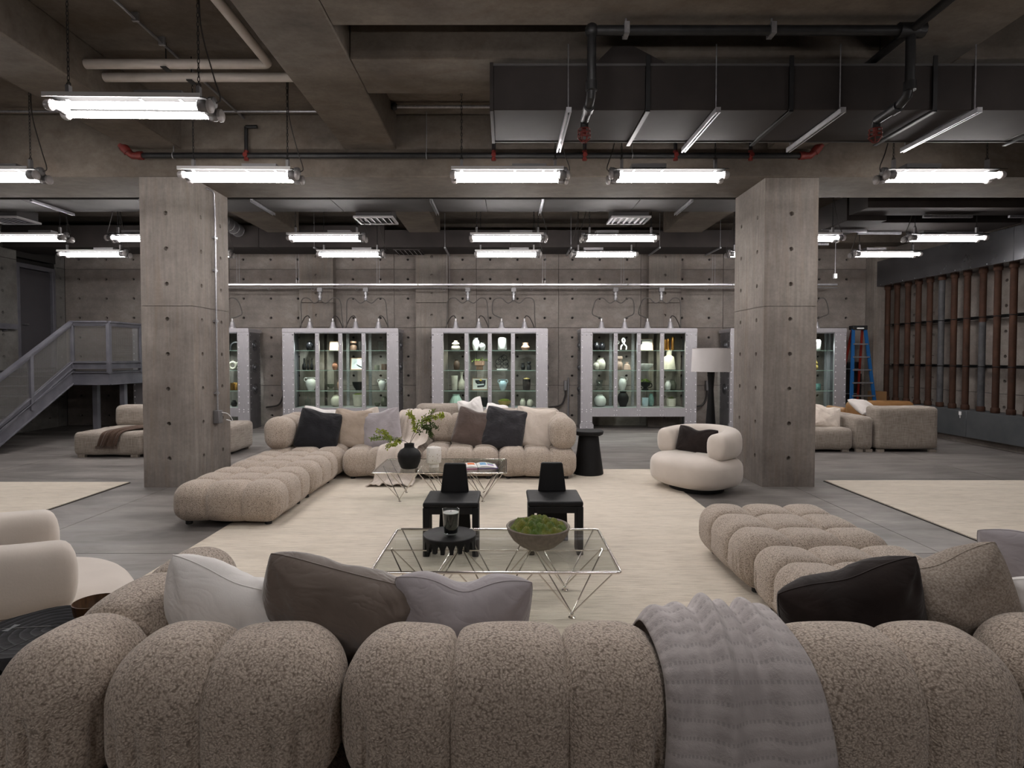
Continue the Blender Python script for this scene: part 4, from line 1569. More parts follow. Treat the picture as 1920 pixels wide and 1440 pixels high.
stems = [
    ([(0, 0, .2), (.01, 0, .30), (.07, 0, .44), (.17, .0, .56), (.28, .0, .66)], 'leaf'),
    ([(.0, 0, .2), (.015, 0, .29), (.08, 0, .40), (.19, -.02, .49), (.27, -.03, .50), (.33, -.04, .47)], 'leaf_dark'),
    ([(.17, 0, .56), (.24, .02, .58), (.34, .02, .60), (.40, .02, .62)], 'leaf_light'),
    ([(.07, 0, .44), (.05, .01, .52), (.03, .01, .60), (-.01, 0, .66)], 'leaf_light'),
    ([(0, 0, .2), (-.015, 0, .29), (-.10, 0, .33), (-.22, -.0, .34), (-.34, -.02, .36), (-.44, -.02, .35)], 'leaf'),
    ([(-.22, 0, .34), (-.28, .0, .40), (-.36, .0, .43)], 'leaf_light'),
    ([(-.1, 0, .33), (-.17, -.02, .29), (-.24, -.03, .26)], 'leaf_light'),
    ([(.19, -.02, .49), (.24, -.03, .44), (.27, -.03, .36)], 'leaf_dark'),
]
for pts, mt in stems:
    sp_ = spline(pts, 6)
    st = B().tube(sp_, [.0035 - .002 * i / len(sp_) for i in range(len(sp_))], 5).obj('twig', 'twig', br)
    main = pts[0][2] < .25
    for i, q in enumerate(sp_):
        if main and i < len(sp_) * .45:
            continue
        for r_ in range(2 if main else 3):
            o = bpy.data.objects.new('leaf', leaf_me[mt])
            COL.objects.link(o)
            o.parent = st
            o.location = (q[0] + rnd.uniform(-.02, .02), q[1] + rnd.uniform(-.02, .02), q[2] + rnd.uniform(-.025, .025))
            o.rotation_euler = (rnd.uniform(-1.4, 1.4), rnd.uniform(-1.4, 1.4), rnd.uniform(0, 6.28))
            s_ = rnd.uniform(.9, 1.6)
            o.scale = (s_, s_, s_)
vz = thing('vase', 'white speckled cylinder vase on a narrower foot, far glass table', 'vase', (-.85, 6.80, TZ))
B().lathe([(.003, 0), (.060, 0), (.060, .03), (.056, .036), (.06, .042), (.082, .052), (.088, .062), (.088, .215), (.082, .232), (.045, .243), (.030, .246), (.028, .24), (.003, .236)], 32).obj('vessel', 'speckle', vz)
b = B()
for k in range(34):
    a = rnd.uniform(PI, 2 * PI)
    z = rnd.uniform(.07, .21)
    b.dome((.0875 * math.cos(a), .0875 * math.sin(a), z), rnd.choice((.002, .003, .005)), .0015, 'y', 6, -1)
tag(b.obj('speckles', 'speckle_spot', vz), kind='stuff')

bk = thing('open_book', 'open art book with red, blue and green pictures on the far table', 'book', (-.34, 6.80, TZ), rad(8))
B().box(-.235, -.005, -.135, .135, 0, .006).obj('cover', 'book_pink', bk, smooth=0)
B().box(.005, .235, -.135, .135, 0, .006).obj('cover', 'book_cover', bk, smooth=0)
for s_ in (-1, 1):
    prof = []
    for k in range(13):
        u = k / 12
        prof.append((s_ * (.004 + .222 * u), .008 + .030 * math.sin(PI * min(1, u * 1.05 + .06)) ** .55 * (1 - .55 * u)))
    poly = prof + [(s_ * .226, .007), (s_ * .004, .007)]
    if s_ > 0:
        poly = poly[::-1]
    B().prism(poly, -.128, .128).obj('page_block', 'paper', bk, smooth=30)

    def pic(u0, u1, y0, y1, mt, s_=s_):
        vs, fs = [], []
        for k in range(7):
            u = u0 + (u1 - u0) * k / 6
            z = .0095 + .030 * math.sin(PI * min(1, u * 1.05 + .06)) ** .55 * (1 - .55 * u)
            vs += [(s_ * (.004 + .222 * u), y0, z), (s_ * (.004 + .222 * u), y1, z)]
        for k in range(6):
            fs.append((2 * k, 2 * k + 2, 2 * k + 3, 2 * k + 1))
        q = B()
        q.add(vs, fs)
        q.obj('picture', mt, bk, smooth=0)
    if s_ < 0:
        pic(.55, .92, 0.0, .09, 'page_red')
        pic(.10, .48, -.02, .10, 'page_orange')
    else:
        pic(.14, .48, -.06, .10, 'page_blue')
        pic(.54, .88, .03, .10, 'page_green')
        pic(.54, .88, -.06, .02, 'page_purple')
B().box(-.006, .006, -.13, .13, .0, .012).obj('spine', 'black_plastic', bk, smooth=0)


# ================================================================== BLACK LOW-BACK CHAIRS
def black_chair(label, loc):
    t = thing('low_chair', label, 'chair', loc)
    t['group'] = 'black wooden low-back chairs'
    w = .235
    B().box(-w, w, -.22, .24, .415, .46).obj('seat', 'black_wood', t, bevel=.016, seg=3)
    for x in (-w, w - .055):
        B().box(x, x + .055, -.22, -.02, 0, .416).obj('leg', 'black_wood', t, bevel=.008)
    B().box(-w + .05, w - .05, -.215, -.175, .36, .417).obj('apron', 'black_wood', t, bevel=.004)
    B().prism([(-.15, 0), (.15, 0), (.128, .415), (-.128, .415)], .17, .215).obj('back_leg_panel', 'black_wood', t, bevel=.008)
    b = B()
    b.prism([(-.128, .455), (.128, .455), (.10, .70), (.09, .715), (-.09, .715), (-.10, .70)], .165, .215)
    b.v = [(x, y + (z - .455) * .12, z) for x, y, z in b.v]
    b.obj('backrest', 'black_wood', t, bevel=.01, seg=3)
    return t


black_chair('black wooden low-back chair on the left, behind the candle', (-.462, 5.02, .018))
black_chair('black wooden low-back chair on the right, behind the moss bowl', (.425, 5.06, .018))

# ================================================================== SIDE TABLES AND LAMP
st = thing('side_table', 'black wooden mushroom side table right of the far sofa', 'side table', (1.20, 8.30, .018))
B().lathe([(.003, .0), (.205, .0), (.215, .01), (.212, .03), (.165, .36), (.145, .53), (.14, .555), (.003, .555)], 36).obj('pedestal', 'black_wood', st)
B().lathe([(.003, .555), (.17, .555), (.205, .575), (.212, .595), (.212, .618), (.205, .625), (.003, .625)], 40).obj('table_top', 'black_wood', st)

st = thing('side_table', 'charred black slice table with growth rings at lower left', 'side table', (-1.89, 2.37, .018))
poly = []
for k in range(48):
    a = 2 * PI * k / 48
    r_ = .272 + .010 * math.sin(3 * a + 1) + .008 * math.sin(7 * a)
    poly.append((r_ * math.cos(a), r_ * math.sin(a) * .86))
b = B()
vs, fs = [], []
for (sc, z) in ((.96, .485), (1.0, .495), (1.0, .545), (.985, .553)):
    vs += [(x * sc, y * sc, z) for x, y in poly]
for i in range(3):
    for k in range(48):
        k2 = (k + 1) % 48
        fs.append((i * 48 + k, i * 48 + k2, (i + 1) * 48 + k2, (i + 1) * 48 + k))
fs.append(tuple(range(47, -1, -1)))
fs.append(tuple(range(144, 192)))
b.add(vs, fs)
b.obj('table_top', 'rings_wood', st)
B().bar((-.28, -.02, .5535), (-.02, .02, .5535), .007, .002).bar((.05, .08, .5535), (.12, .24, .5535), .007, .002).bar((-.06, -.24, .5535), (.0, -.05, .5535), .004, .002).obj('cracks', 'black_plastic', st, smooth=0)
for m in (-1, 1):
    B().prism([(-.03, -.014), (0, -.006), (.03, -.014), (.03, .014), (0, .006), (-.03, .014)], .5525, .5545, 'z').obj('butterfly_key', 'plinth_steel', st, (-.17 + .0 * m, 0, .0004 * m), (0, 0, 1.5)) if m > 0 else None
B().lathe([(.003, 0), (.17, 0), (.17, .012), (.05, .03), (.035, .06), (.03, .3), (.04, .46), (.12, .484), (.003, .484)], 24).obj('pedestal', 'black_iron', st)
bo = thing('wooden_bowl', 'small thin brown wooden bowl on the charred slice table', 'bowl', (-1.755, 2.44, .018 + .5545), rad(20))
B().lathe([(.003, 0), (.045, .0), (.062, .012), (.074, .04), (.080, .085), (.077, .086), (.070, .042), (.055, .016), (.003, .010)], 32, sx=1.08).obj('bowl', 'wood_bowl', bo)

lp = thing('floor_lamp', 'floor lamp with wide pale drum shade and black hourglass base', 'lamp', (3.23, 9.05, 0))
B().lathe([(.003, 0), (.15, 0), (.155, .02), (.12, .12), (.09, .45), (.055, .95), (.04, 1.2), (.055, 1.42), (.06, 1.52), (.02, 1.53)], 28).obj('lamp_base', 'black_wood', lp)
B().lathe([(.305, 1.475), (.300, 1.475), (.284, 1.84), (.289, 1.84)], 40, close=False).obj('lamp_shade', 'shade_white', lp)
B().tube([(0, 0, 1.52), (0, 0, 1.80)], .008, 8).tube([(-.285, 0, 1.80), (.285, 0, 1.80)], .003, 5).obj('stem', 'galvanized', lp)


# ================================================================== DISPLAY CABINETS
CY = 13.45            # cabinet front
CD = .72
CW = 2.71
CH = 2.375


def cabinet(label, cx):
    """riveted aluminium display case; origin at floor, front centre"""
    t = thing('display_cabinet', label, 'cabinet', (cx, CY, 0))
    t['group'] = 'riveted metal display cabinets'
    w = CW / 2
    rv = B()
    # top: rounded hood
    pr = [(-w, 2.285), (-w, 2.345)] + [(-w + .03 - .03 * math.cos(a), 2.345 + .03 * math.sin(a)) for a in (.4, .8, 1.2, PI / 2)] + \
         [(w - .03 + .03 * math.cos(a), 2.345 + .03 * math.sin(a)) for a in (PI / 2, 1.2, .8, .4)] + [(w, 2.345), (w, 2.285)]
    top = B().prism(pr, -.012, CD - .10)
    top.box(-w, w, CD - .10, CD, 2.285, 2.36)
    top.obj('hood', 'brushed', t, smooth=35)
    for s_ in (-1, 1):
        x0, x1 = (-w, -w + .272) if s_ < 0 else (w - .272, w)
        poly = [(x0, 0), (x1, 0), (x1, .14), (x1, .16), (x1, 2.285), (x0, 2.285)]
        B().box(x0, x1, 0, .05, .13, 2.284).obj('front_stile', 'brushed', t, smooth=0)
        ft = B().prism([(x0 - .02, 0), (x1 + .03, 0), (x1 + .03, .12), (x1, .155), (x0, .155), (x0 - .02, .12)], -.015, .052)
        ft.obj('foot_plate', 'brushed', t, smooth=0)
        xo = x0 if s_ < 0 else x1
        xi = xo - s_ * .04
        a, b_ = min(xo, xi), max(xo, xi)
        pts = [(xo, .051), (xo, CD - .12)] + [(xo - s_ * (.12 - .12 * math.cos(q)), CD - .12 + .12 * math.sin(q)) for q in (.4, .8, 1.2, PI / 2)] + [(xi - s_ * .09, CD - .03), (xi, CD - .13), (xi, .051)]
        if s_ > 0:
            pts = pts
        sd = B().prism(pts if s_ < 0 else pts[::-1], .0, 2.284, 'z').obj('side_panel', 'brushed_dark', t, smooth=35)
        for z in (1.98, 1.46, .94):
            ph = B().lathe([(.135, 0), (.128, .010), (.10, .004), (.07, .006), (.055, .03), (.02, .045), (.003, .047)], 20, (xo, .32, z), axis='x') if s_ > 0 else \
                B().lathe([(.003, -.047), (.02, -.045), (.055, -.03), (.07, -.006), (.10, -.004), (.128, -.010), (.135, 0)], 20, (xo, .32, z), axis='x')
            ph.obj('porthole_boss', 'plate_steel', sd)
        # rear frame post
        B().box(min(xi, xi - s_ * .06), max(xi, xi - s_ * .06), CD - .10, CD - .04, .3, 2.28).obj('rear_post', 'brushed', t, smooth=0)
        z = .40
        for k in range(13):
            zz = 2.22 - k * .145
            for x in (x0 + .03, x1 - .03):
                rv.dome((x, 0, zz), .016, .014, 'y', 7, -1)
            rv.dome((xo, .09, zz), .009, .008, 'x', 6, s_)
            rv.dome((xo, CD - .14, zz), .008, .007, 'x', 6, s_)
        for zz in (2.22, .47, .42, .19):
            rv.dome(((x0 + x1) / 2, 0, zz), .016, .014, 'y', 7, -1)
            for x in (x0 + .03, x1 - .03):
                rv.dome((x, 0, zz), .016, .014, 'y', 7, -1)
        for x in (x0 + .0, (x0 + x1) / 2, x1 + .0):
            rv.dome((x, -.015, .06), .016, .014, 'y', 7, -1)
    # glazed front with three mullions
    gi = w - .272
    B().box(-gi, gi, .0, .05, .31, .515).obj('apron', 'brushed', t, smooth=0)
    B().box(-gi, gi, .05, CD - .05, .49, .515).obj('bottom_shelf', 'brushed', t, smooth=0)
    B().box(-gi + .01, gi - .01, -.006, .04, 2.255, 2.284).obj('head_rail', 'brushed_dark', t, smooth=0)
    pane = 2 * gi / 4
    for k in range(1, 4):
        x = -gi + pane * k
        B().box(x - .045, x + .045, -.006, .04, .50, 2.255).obj('mullion', 'brushed', t, smooth=0)
        B().box(x - .035, x + .035, CD - .09, CD - .06, .50, 2.28).obj('rear_upright', 'galvanized', t, smooth=0)
        for m in range(9):
            rv.dome((x, -.006, .60 + m * .2), .016, .014, 'y', 7, -1)
        for zz in (.345, .455):
            for dx in (-.03, .03):
                rv.dome((x + dx, 0, zz), .012, .009, 'y', 6, -1)
    for k in range(4):
        a = -gi + pane * k + (.046 if k else .002)
        b_ = -gi + pane * (k + 1) - (.046 if k < 3 else .002)
        B().box(a, b_, .012, .018, .516, 2.254).obj('glass_pane', 'glass', t, smooth=0)
    for z in (1.86, 1.395, .915):
        sh = B().box(-gi + .005, gi - .005, .06, CD - .10, z - .012, z).obj('glass_shelf', 'glass_green', t, smooth=0)
        B().box(-gi + .005, gi - .005, .054, .0595, z - .012, z).obj('shelf_edge', 'mint_ceramic', sh, smooth=0)
    tag(rv.obj('rivets', 'rivet', t), kind='stuff')
    return t


CX = [-7.345, -3.855, -.370, 3.112, 6.595]
CN = ['leftmost, behind the left column', 'second from left, behind the charcoal pillow', 'in the middle behind the far sofa', 'right of middle, behind the black side table', 'rightmost, behind the right column']
CAB = cabinet('riveted metal display cabinet ' + CN[0], CX[0])
for x, nm in zip(CX[1:], CN[1:]):
    dup(CAB, (x, CY, 0), 0, 'riveted metal display cabinet ' + nm)


# ------------------------------------------------------------------ bus rail with plugs, cone lamps on the cabinets
rl = thing('power_rail', 'bright steel power rail hanging along the back wall', 'rail', (0, 13.62, 3.41))
for k in range(6):
    a = -7.0 + k * 2.47
    B().box(a, a + 2.46, -.022, .022, -.02, .02).obj('rail_section', 'strut_bright', rl, smooth=0, bevel=.004, seg=1)
B().tube([(-7, 0, -.075), (7.82, 0, -.075)], .012, 8).obj('wire_conduit', 'strut_bright', rl)
for x in (-6.3, -4.9, -3.0, -1.35, .9, 2.75, 4.9, 6.9):
    B().tube([(x - .03, 0, .03), (x - .03, 0, .73)], .004, 5).tube([(x + .03, 0, .03), (x + .03, 0, .73)], .004, 5).obj('hanger_rod', 'galvanized', rl)
for i in range(14):
    B().ring((-6.6 + i * 1.03, 0, -.10), .035, .004, 'y', 12, 4).obj('hook_ring', 'galvanized', rl)

LAMP_OFF = [-.82, -.27, .275, .82]
for ci, cx in enumerate(CX):
    plugs = []
    for pi_, off in enumerate((-.52, .56)):
        if ci == 0 and pi_ == 0 or ci == 4 and pi_ == 1:
            pass
        px_ = cx + off
        pl = thing('power_plug', '%s plug box on the power rail above the %s cabinet' % (('left', 'right')[pi_], ('leftmost', 'second', 'middle', 'fourth', 'rightmost')[ci]), 'plug', (px_, 13.62, 3.29))
        B().box(-.06, .06, -.04, .04, -.05, .055).obj('plug_box', 'fixture_grey', pl, bevel=.006)
        B().lathe([(.03, -.25), (.036, -.24), (.036, -.20), (.045, -.195), (.045, -.16), (.03, -.155), (.03, -.12), (.045, -.115), (.045, -.08), (.035, -.05), (.035, -.04)], 12).obj('connector', 'galvanized', pl)
        plugs.append(px_)
    for li, off in enumerate(LAMP_OFF):
        X = cx + off
        z0 = 2.377
        lm = thing('cone_lamp', '%s small metal cone lamp on top of the %s cabinet' % (('first', 'second', 'third', 'fourth')[li], ('leftmost', 'second', 'middle', 'fourth', 'rightmost')[ci]), 'lamp', (X, 13.78, z0))
        lm['group'] = 'cone lamps on the cabinets'
        B().lathe([(.084, 0), (.086, .01), (.062, .06), (.048, .12), (.042, .165), (.02, .175)], 16).obj('lamp_cone', 'brushed', lm)
        B().lathe([(.016, .172), (.019, .18), (.019, .24), (.012, .25)], 10).obj('lamp_neck', 'rivet', lm)
        px_ = plugs[0 if li < 2 else 1] - X
        s_ = -1 if li % 2 == 0 else 1
        rnd = random.Random(ci * 10 + li)
        wx = .26 + .1 * rnd.random()
        pts = [(px_, -.16, .665), (px_ + s_ * .14, -.15, .60), (px_ + s_ * .30, -.14, .72), (px_ + s_ * (.30 + wx * .5), -.10, .66)]
        tgt = s_ * (.10 + .1 * rnd.random())
        pts += [(tgt + s_ * .10, -.04, .38), (tgt, 0, .30), (0, 0, .25)] if rnd.random() < .5 else [(px_ + s_ * (.36 + wx * .4), -.05, .3), (px_ + s_ * (.38 + wx * .4), .0, .02)]
        B().tube(spline(pts, 7), .012, 6).obj('cable', 'cable_grey', lm)
        if abs(pts[-1][2] - .25) > .01:
            B().tube(spline([(0, 0, .25), (s_ * .04, 0, .31), (s_ * .12, 0, .27), (s_ * .2, 0, .12), (s_ * .24, 0, .0)], 6), .012, 6).obj('cable', 'cable_dark', lm)
        if 0 < ci < 4 or (ci == 0 and li == 3) or (ci == 4 and li == 0) or True:
            ld = bpy.data.lights.new('cone_lamp_spot', 'SPOT')
            ld.energy = 27
            ld.color = (1, .93, .82) if (ci, li) in ((1, 1), (1, 2), (3, 2), (3, 3), (2, 0)) else (.96, .97, 1)
            ld.spot_size = rad(115)
            ld.spot_blend = .6
            ld.shadow_soft_size = .03
            lo = bpy.data.objects.new('lamp_spot', ld)
            COL.objects.link(lo)
            lo.parent = lm
            lo.location = (0, -.17, -.115)


# ------------------------------------------------------------------ things on the shelves
SHELF = [1.861, 1.396, .916, .516]
PROF = {
    'bottle': [(.30, 0), (.42, .03), (.5, .22), (.45, .42), (.22, .58), (.16, .66), (.16, .94), (.22, 1.0), (.14, 1.0), (.1, .9)],
    'jar': [(.30, 0), (.42, .06), (.5, .38), (.5, .58), (.36, .82), (.27, .88), (.27, .95), (.33, 1.0), (.25, 1.0), (.22, .9)],
    'round': [(.28, 0), (.44, .16), (.5, .42), (.46, .68), (.32, .88), (.22, .92), (.24, 1.0), (.18, 1.0), (.16, .9)],
    'bowl': [(.20, 0), (.22, .06), (.36, .32), (.47, .7), (.5, 1.0), (.46, 1.0), (.33, .4), (.1, .2)],
    'footbowl': [(.30, 0), (.32, .08), (.18, .24), (.22, .36), (.46, .6), (.5, 1.0), (.45, 1.0), (.3, .6), (.1, .5)],
    'pot': [(.36, 0), (.40, .04), (.46, .6), (.5, 1.0), (.45, 1.0), (.42, .85), (.1, .85)],
    'footpot': [(.30, 0), (.34, .04), (.33, .42), (.5, .52), (.5, 1.0), (.46, 1.0), (.44, .85), (.1, .85)],
    'tumbler': [(.38, 0), (.45, .05), (.5, .5), (.49, 1.0), (.46, 1.0), (.44, .2), (.1, .12)],
    'gourd': [(.30, 0), (.46, .12), (.5, .26), (.42, .44), (.26, .5), (.40, .60), (.40, .72), (.24, .84), (.18, .88), (.24, 1.0), (.2, 1.0), (.1, .9)],
    'lantern': [(.38, 0), (.46, .05), (.5, .12), (.5, .86), (.46, .94), (.36, 1.0), (.1, 1.0)],
    'angular': [(.32, 0), (.36, .04), (.5, .36), (.5, .42), (.32, .66), (.30, .72), (.36, 1.0), (.31, 1.0), (.25, .8)],
    'cylneck': [(.40, 0), (.48, .03), (.48, .48), (.36, .56), (.28, .60), (.28, .76), (.46, .80), (.46, .95), (.40, 1.0), (.3, 1.0), (.25, .9)],
    'flask': [(.45, 0), (.5, .03), (.36, .66), (.20, .72), (.18, .76), (.20, 1.0), (.15, 1.0), (.1, .9)],
    'hourglass': [(.44, 0), (.46, .05), (.34, .4), (.36, .5), (.5, 1.0), (.46, 1.0), (.3, .5), (.1, .2)],
    'tall': [(.38, 0), (.42, .04), (.5, .96), (.48, 1.0), (.44, 1.0), (.4, .9), (.1, .9)],
    'cloche': [(.42, 0), (.45, .02), (.45, .58), (.36, .68), (.12, .78), (.1, .84), (.16, .92), (.1, 1.0), (.02, 1.0)],
    'urn': [(.28, 0), (.30, .05), (.46, .34), (.5, .56), (.40, .78), (.26, .88), (.33, 1.0), (.27, 1.0), (.2, .9)],
    'dome': [(.5, 0), (.5, .06), (.44, .5), (.28, .84), (.24, .9), (.27, 1.0), (.22, 1.0), (.15, .9)],
    'box': [(.5, 0), (.5, .92), (.48, 1.0), (.44, 1.0), (.42, .9), (.1, .9)],
}


def leaves(parent, c, spread, h, n, mt, seed):
    rnd = random.Random(seed)
    for k in range(n):
        o = bpy.data.objects.new('leaf', leaf_me[mt])
        COL.objects.link(o)
        o.parent = parent
        a = rnd.random() * 6.28
        r_ = spread * rnd.random() ** .6
        o.location = (c[0] + r_ * math.cos(a), c[1] + r_ * .5 * math.sin(a), c[2] + h * rnd.uniform(.0, 1) * (1.1 - r_ / spread * .5))
        o.rotation_euler = (rnd.uniform(-1, 1), rnd.uniform(-1, 1), rnd.uniform(0, 6.28))
        s_ = rnd.uniform(1.0, 1.8)
        o.scale = (s_, s_, s_)


def ware(ci, px_, shelf, w, h, kind, mat, name, label, extra=None, y=.36, cat=None):
    """px_: x offset from the cabinet centre (m); w,h metres"""
    z = SHELF[shelf]
    t = thing(name, label, cat or name.split('_')[-1], (CX[ci] + px_, CY + y, z))
    if kind in PROF:
        prof = [(r_ * w, q * h) for r_, q in PROF[kind]]
        prof = [(.002, 0)] + prof + [(.002, prof[-1][1])]
        wob = None
        if extra == 'ribbed':
            wob = lambda a, q: 1 + .03 * math.cos(14 * a)
        if extra == 'rings':
            rr = []
            for (r_, q), (r2, q2) in zip(prof, prof[1:]):
                for k in range(6):
                    f = k / 6
                    rr.append((r_ + (r2 - r_) * f + (.004 * math.sin((q + (q2 - q) * f) * 180) if r_ > .01 else 0), q + (q2 - q) * f))
            prof = rr
        if extra == 'scallop':
            wob = lambda a, q: 1 + .06 * math.cos(9 * a) * (q / h)
        B().lathe(prof, 24 if not wob else 56, wob=wob).obj('vessel' if name != 'framed_art' else 'panel', mat, t, smooth=55)
    if extra == 'handles':
        for s_ in (-1, 1):
            B().tube(spline([(s_ * w * .33, 0, h * .92), (s_ * w * .52, 0, h * .95), (s_ * w * .62, 0, h * .80), (s_ * w * .46, 0, h * .62)], 6), w * .045, 8).obj('handle', mat, t)
    if extra == 'pitcher':
        B().tube(spline([(w * .16, 0, h * .92), (w * .46, 0, h * .98), (w * .56, 0, h * .80), (w * .36, 0, h * .66)], 6), w * .05, 8).obj('handle', mat, t)
    if extra == 'lowhandles':
        for s_ in (-1, 1):
            B().tube(spline([(s_ * w * .46, 0, h * .85), (s_ * w * .62, 0, h * .72), (s_ * w * .60, 0, h * .4), (s_ * w * .30, 0, h * .3)], 6), w * .05, 8).obj('handle', mat, t)
    if extra == 'tripod':
        for k in range(3):
            a = 2 * PI * k / 3 - PI / 2
            B().sphere((w * .26 * math.cos(a), w * .26 * math.sin(a), h * .16), w * .09, 10, 6).obj('foot', mat, t)
    if extra == 'plant':
        leaves(t, (0, 0, h * .92), w * .85, .09, 34, 'leaf', int(px_ * 100) + ci)
    if extra == 'mossy':
        B().sphere((0, 0, h * .93), w * .42, 14, 8, (1, 1, .45)).obj('moss_top', 'olive_moss', t)
    if extra == 'goldtop':
        B().lathe([(.002, h), (w * .4, h), (w * .3, h + .02), (w * .06, h + .025), (w * .05, h + .04), (.002, h + .04)], 20).obj('lid', 'yellow_glaze', t)
    if extra == 'lit':
        pass
    return t


def framed(ci, px_, shelf, w, h, label, style, y=.40):
    t = thing('framed_art', label, 'picture', (CX[ci] + px_, CY + y, SHELF[shelf]))
    lean = rad(-8)
    g = .012
    fr = B().box(-w / 2, w / 2, -.008, .008, 0, g).box(-w / 2, w / 2, -.008, .008, h - g, h).box(-w / 2, -w / 2 + g, -.008, .008, g, h - g).box(w / 2 - g, w / 2, -.008, .008, g, h - g)
    fr.obj('picture_frame', 'frame_wood', t, rot=(lean, 0, 0), smooth=0)
    sh = B().box(-w / 2 + g, w / 2 - g, -.003, .004, g, h - g).obj('print_sheet', 'paper', t, rot=(lean, 0, 0), smooth=0)

    def patch(poly, mt, d=.0035):
        B().prism([((x - .5) * (w - 2 * g), g + q * (h - 2 * g)) for x, q in poly], -d - .0006, -d).obj('print_shape', mt, sh, smooth=0)
    if style == 0:      # pale blue field with black strokes
        patch([(.05, .1), (.95, .1), (.95, .9), (.1, .92)], 'ink_blue')
        patch([(.4, .42), (.62, .22), (.9, .12), (.93, .2), (.7, .3), (.45, .46)], 'ink_black', .0042)
        patch([(.62, .9), (.95, .78), (.95, .9)], 'ink_black', .0042)
    elif style == 1:    # black abstract shape, yellow and blue patch
        patch([(.16, .85), (.90, .86), (.88, .40), (.78, .22), (.32, .16), (.30, .5), (.2, .6)], 'ink_black')
        patch([(.28, .46), (.78, .52), (.78, .40), (.3, .34)], 'ink_blue', .0042)
        patch([(.44, .82), (.58, .95), (.66, .84), (.55, .76)], 'ink_yellow', .0042)
    elif style == 2:    # white with small dark marks
        patch([(.06, .45), (.22, .55), (.2, .9), (.1, .9)], 'ink_black')
        patch([(.2, .86), (.85, .9), (.84, .84), (.2, .8)], 'plinth_steel')
        patch([(.3, .2), (.8, .25), (.8, .7), (.34, .66)], 'cream_ceramic')
    else:               # warm blank cream board
        patch([(.08, .08), (.92, .08), (.92, .92), (.08, .92)], 'cream_ceramic')
    return t


K2, K4 = .001952, .002307       # metres per pixel of my measuring crops


def x2(c, ci, org):
    return (org + c * .15276 - 948) / 1080 * 13.81 - CX[ci]


def x4(c):
    return (1070 + c * .18056 - 948) / 1080 * 13.81 - CX[3]


def P2(c, sh, w, h, *a, **k):
    return ware(1, x2(c, 1, 520), sh, w * K2, h * K2, *a, **k)


def P3(c, sh, w, h, *a, **k):
    return ware(2, x2(c, 2, 800), sh, w * K2, h * K2, *a, **k)


def P4(c, sh, w, h, *a, **k):
    return ware(3, x4(c), sh, w * K4, h * K4, *a, **k)


# second cabinet
P2(400, 0, 88, 110, 'jar', 'gloss_black', 'vase', 'glossy black round vase, top left of the second cabinet')
P2(476, 0, 62, 105, 'round', 'gloss_black', 'vase', 'small glossy black vase right of the first, second cabinet', y=.45)
framed(1, x2(690, 1, 520), 0, .22, .22, 'brightly lit cream board on the top shelf, second cabinet', 3)
P2(935, 0, 84, 112, 'cylneck', 'brown_ceramic', 'vase', 'dark brown necked vase on the top shelf, second cabinet')
P2(1010, 0, 62, 108, 'tall', 'black_ceramic', 'vase', 'black straight vase on the top shelf, second cabinet', y=.45)
P2(1272, 0, 82, 112, 'hourglass', 'glass_amber', 'vase', 'clear glass vase at the top right of the second cabinet')
P2(330, 1, 52, 142, 'bottle', 'black_ceramic', 'bottle', 'widest black bottle at the left end, second cabinet')
P2(378, 1, 34, 118, 'bottle', 'black_ceramic', 'bottle', 'shortest black bottle in the second cabinet')
P2(424, 1, 40, 140, 'bottle', 'black_ceramic', 'bottle', 'slim black bottle third in the row, second cabinet')
P2(478, 1, 40, 142, 'bottle', 'black_ceramic', 'bottle', 'black bottle beside the mullion, second cabinet')
P2(706, 1, 70, 90, 'urn', 'terracotta', 'vase', 'small terracotta vase on the second shelf, second cabinet')
framed(1, x2(978, 1, 520), 1, .33, .29, 'framed pale blue abstract print in the second cabinet', 0)
P2(1222, 1, 62, 58, 'box', 'green_grey', 'box', 'small lidded grey box in the second cabinet')
P2(1312, 1, 84, 72, 'box', 'brown_ceramic', 'box', 'larger dark ribbed box in the second cabinet', 'ribbed', y=.44)
P2(410, 2, 132, 155, 'urn', 'white_ceramic', 'urn', 'white two-handled urn at left in the second cabinet', 'handles')
P2(655, 2, 94, 75, 'footbowl', 'green_grey', 'bowl', 'grey-green footed bowl in the second cabinet')
P2(752, 2, 66, 118, 'urn', 'peach_ceramic', 'jug', 'tan clay jug in the second cabinet', y=.44)
P2(992, 2, 145, 98, 'bowl', 'black_ceramic', 'bowl', 'wide black tripod bowl in the second cabinet', 'tripod')
P2(1285, 2, 92, 135, 'urn', 'white_ceramic', 'urn', 'white amphora with handles at right in the second cabinet', 'handles')
P2(370, 3, 82, 130, 'cloche', 'glass_amber', 'bottle', 'larger clear glass bottle at bottom left, second cabinet')
P2(470, 3, 66, 132, 'cloche', 'glass_amber', 'bottle', 'smaller clear glass bottle at bottom left, second cabinet', y=.46)
P2(715, 3, 122, 140, 'round', 'cream_ceramic', 'jar', 'round cream jar at the bottom of the second cabinet')
P2(990, 3, 135, 150, 'pot', 'rough_cream', 'planter', 'cream carved planter with moss, second cabinet', 'mossy')
P2(1225, 3, 78, 46, 'bowl', 'green_grey', 'bowl', 'little dark green bowl at bottom right, second cabinet')
P2(1302, 3, 84, 122, 'jar', 'green_grey', 'vase', 'grey-green vase at bottom right, second cabinet', y=.44)
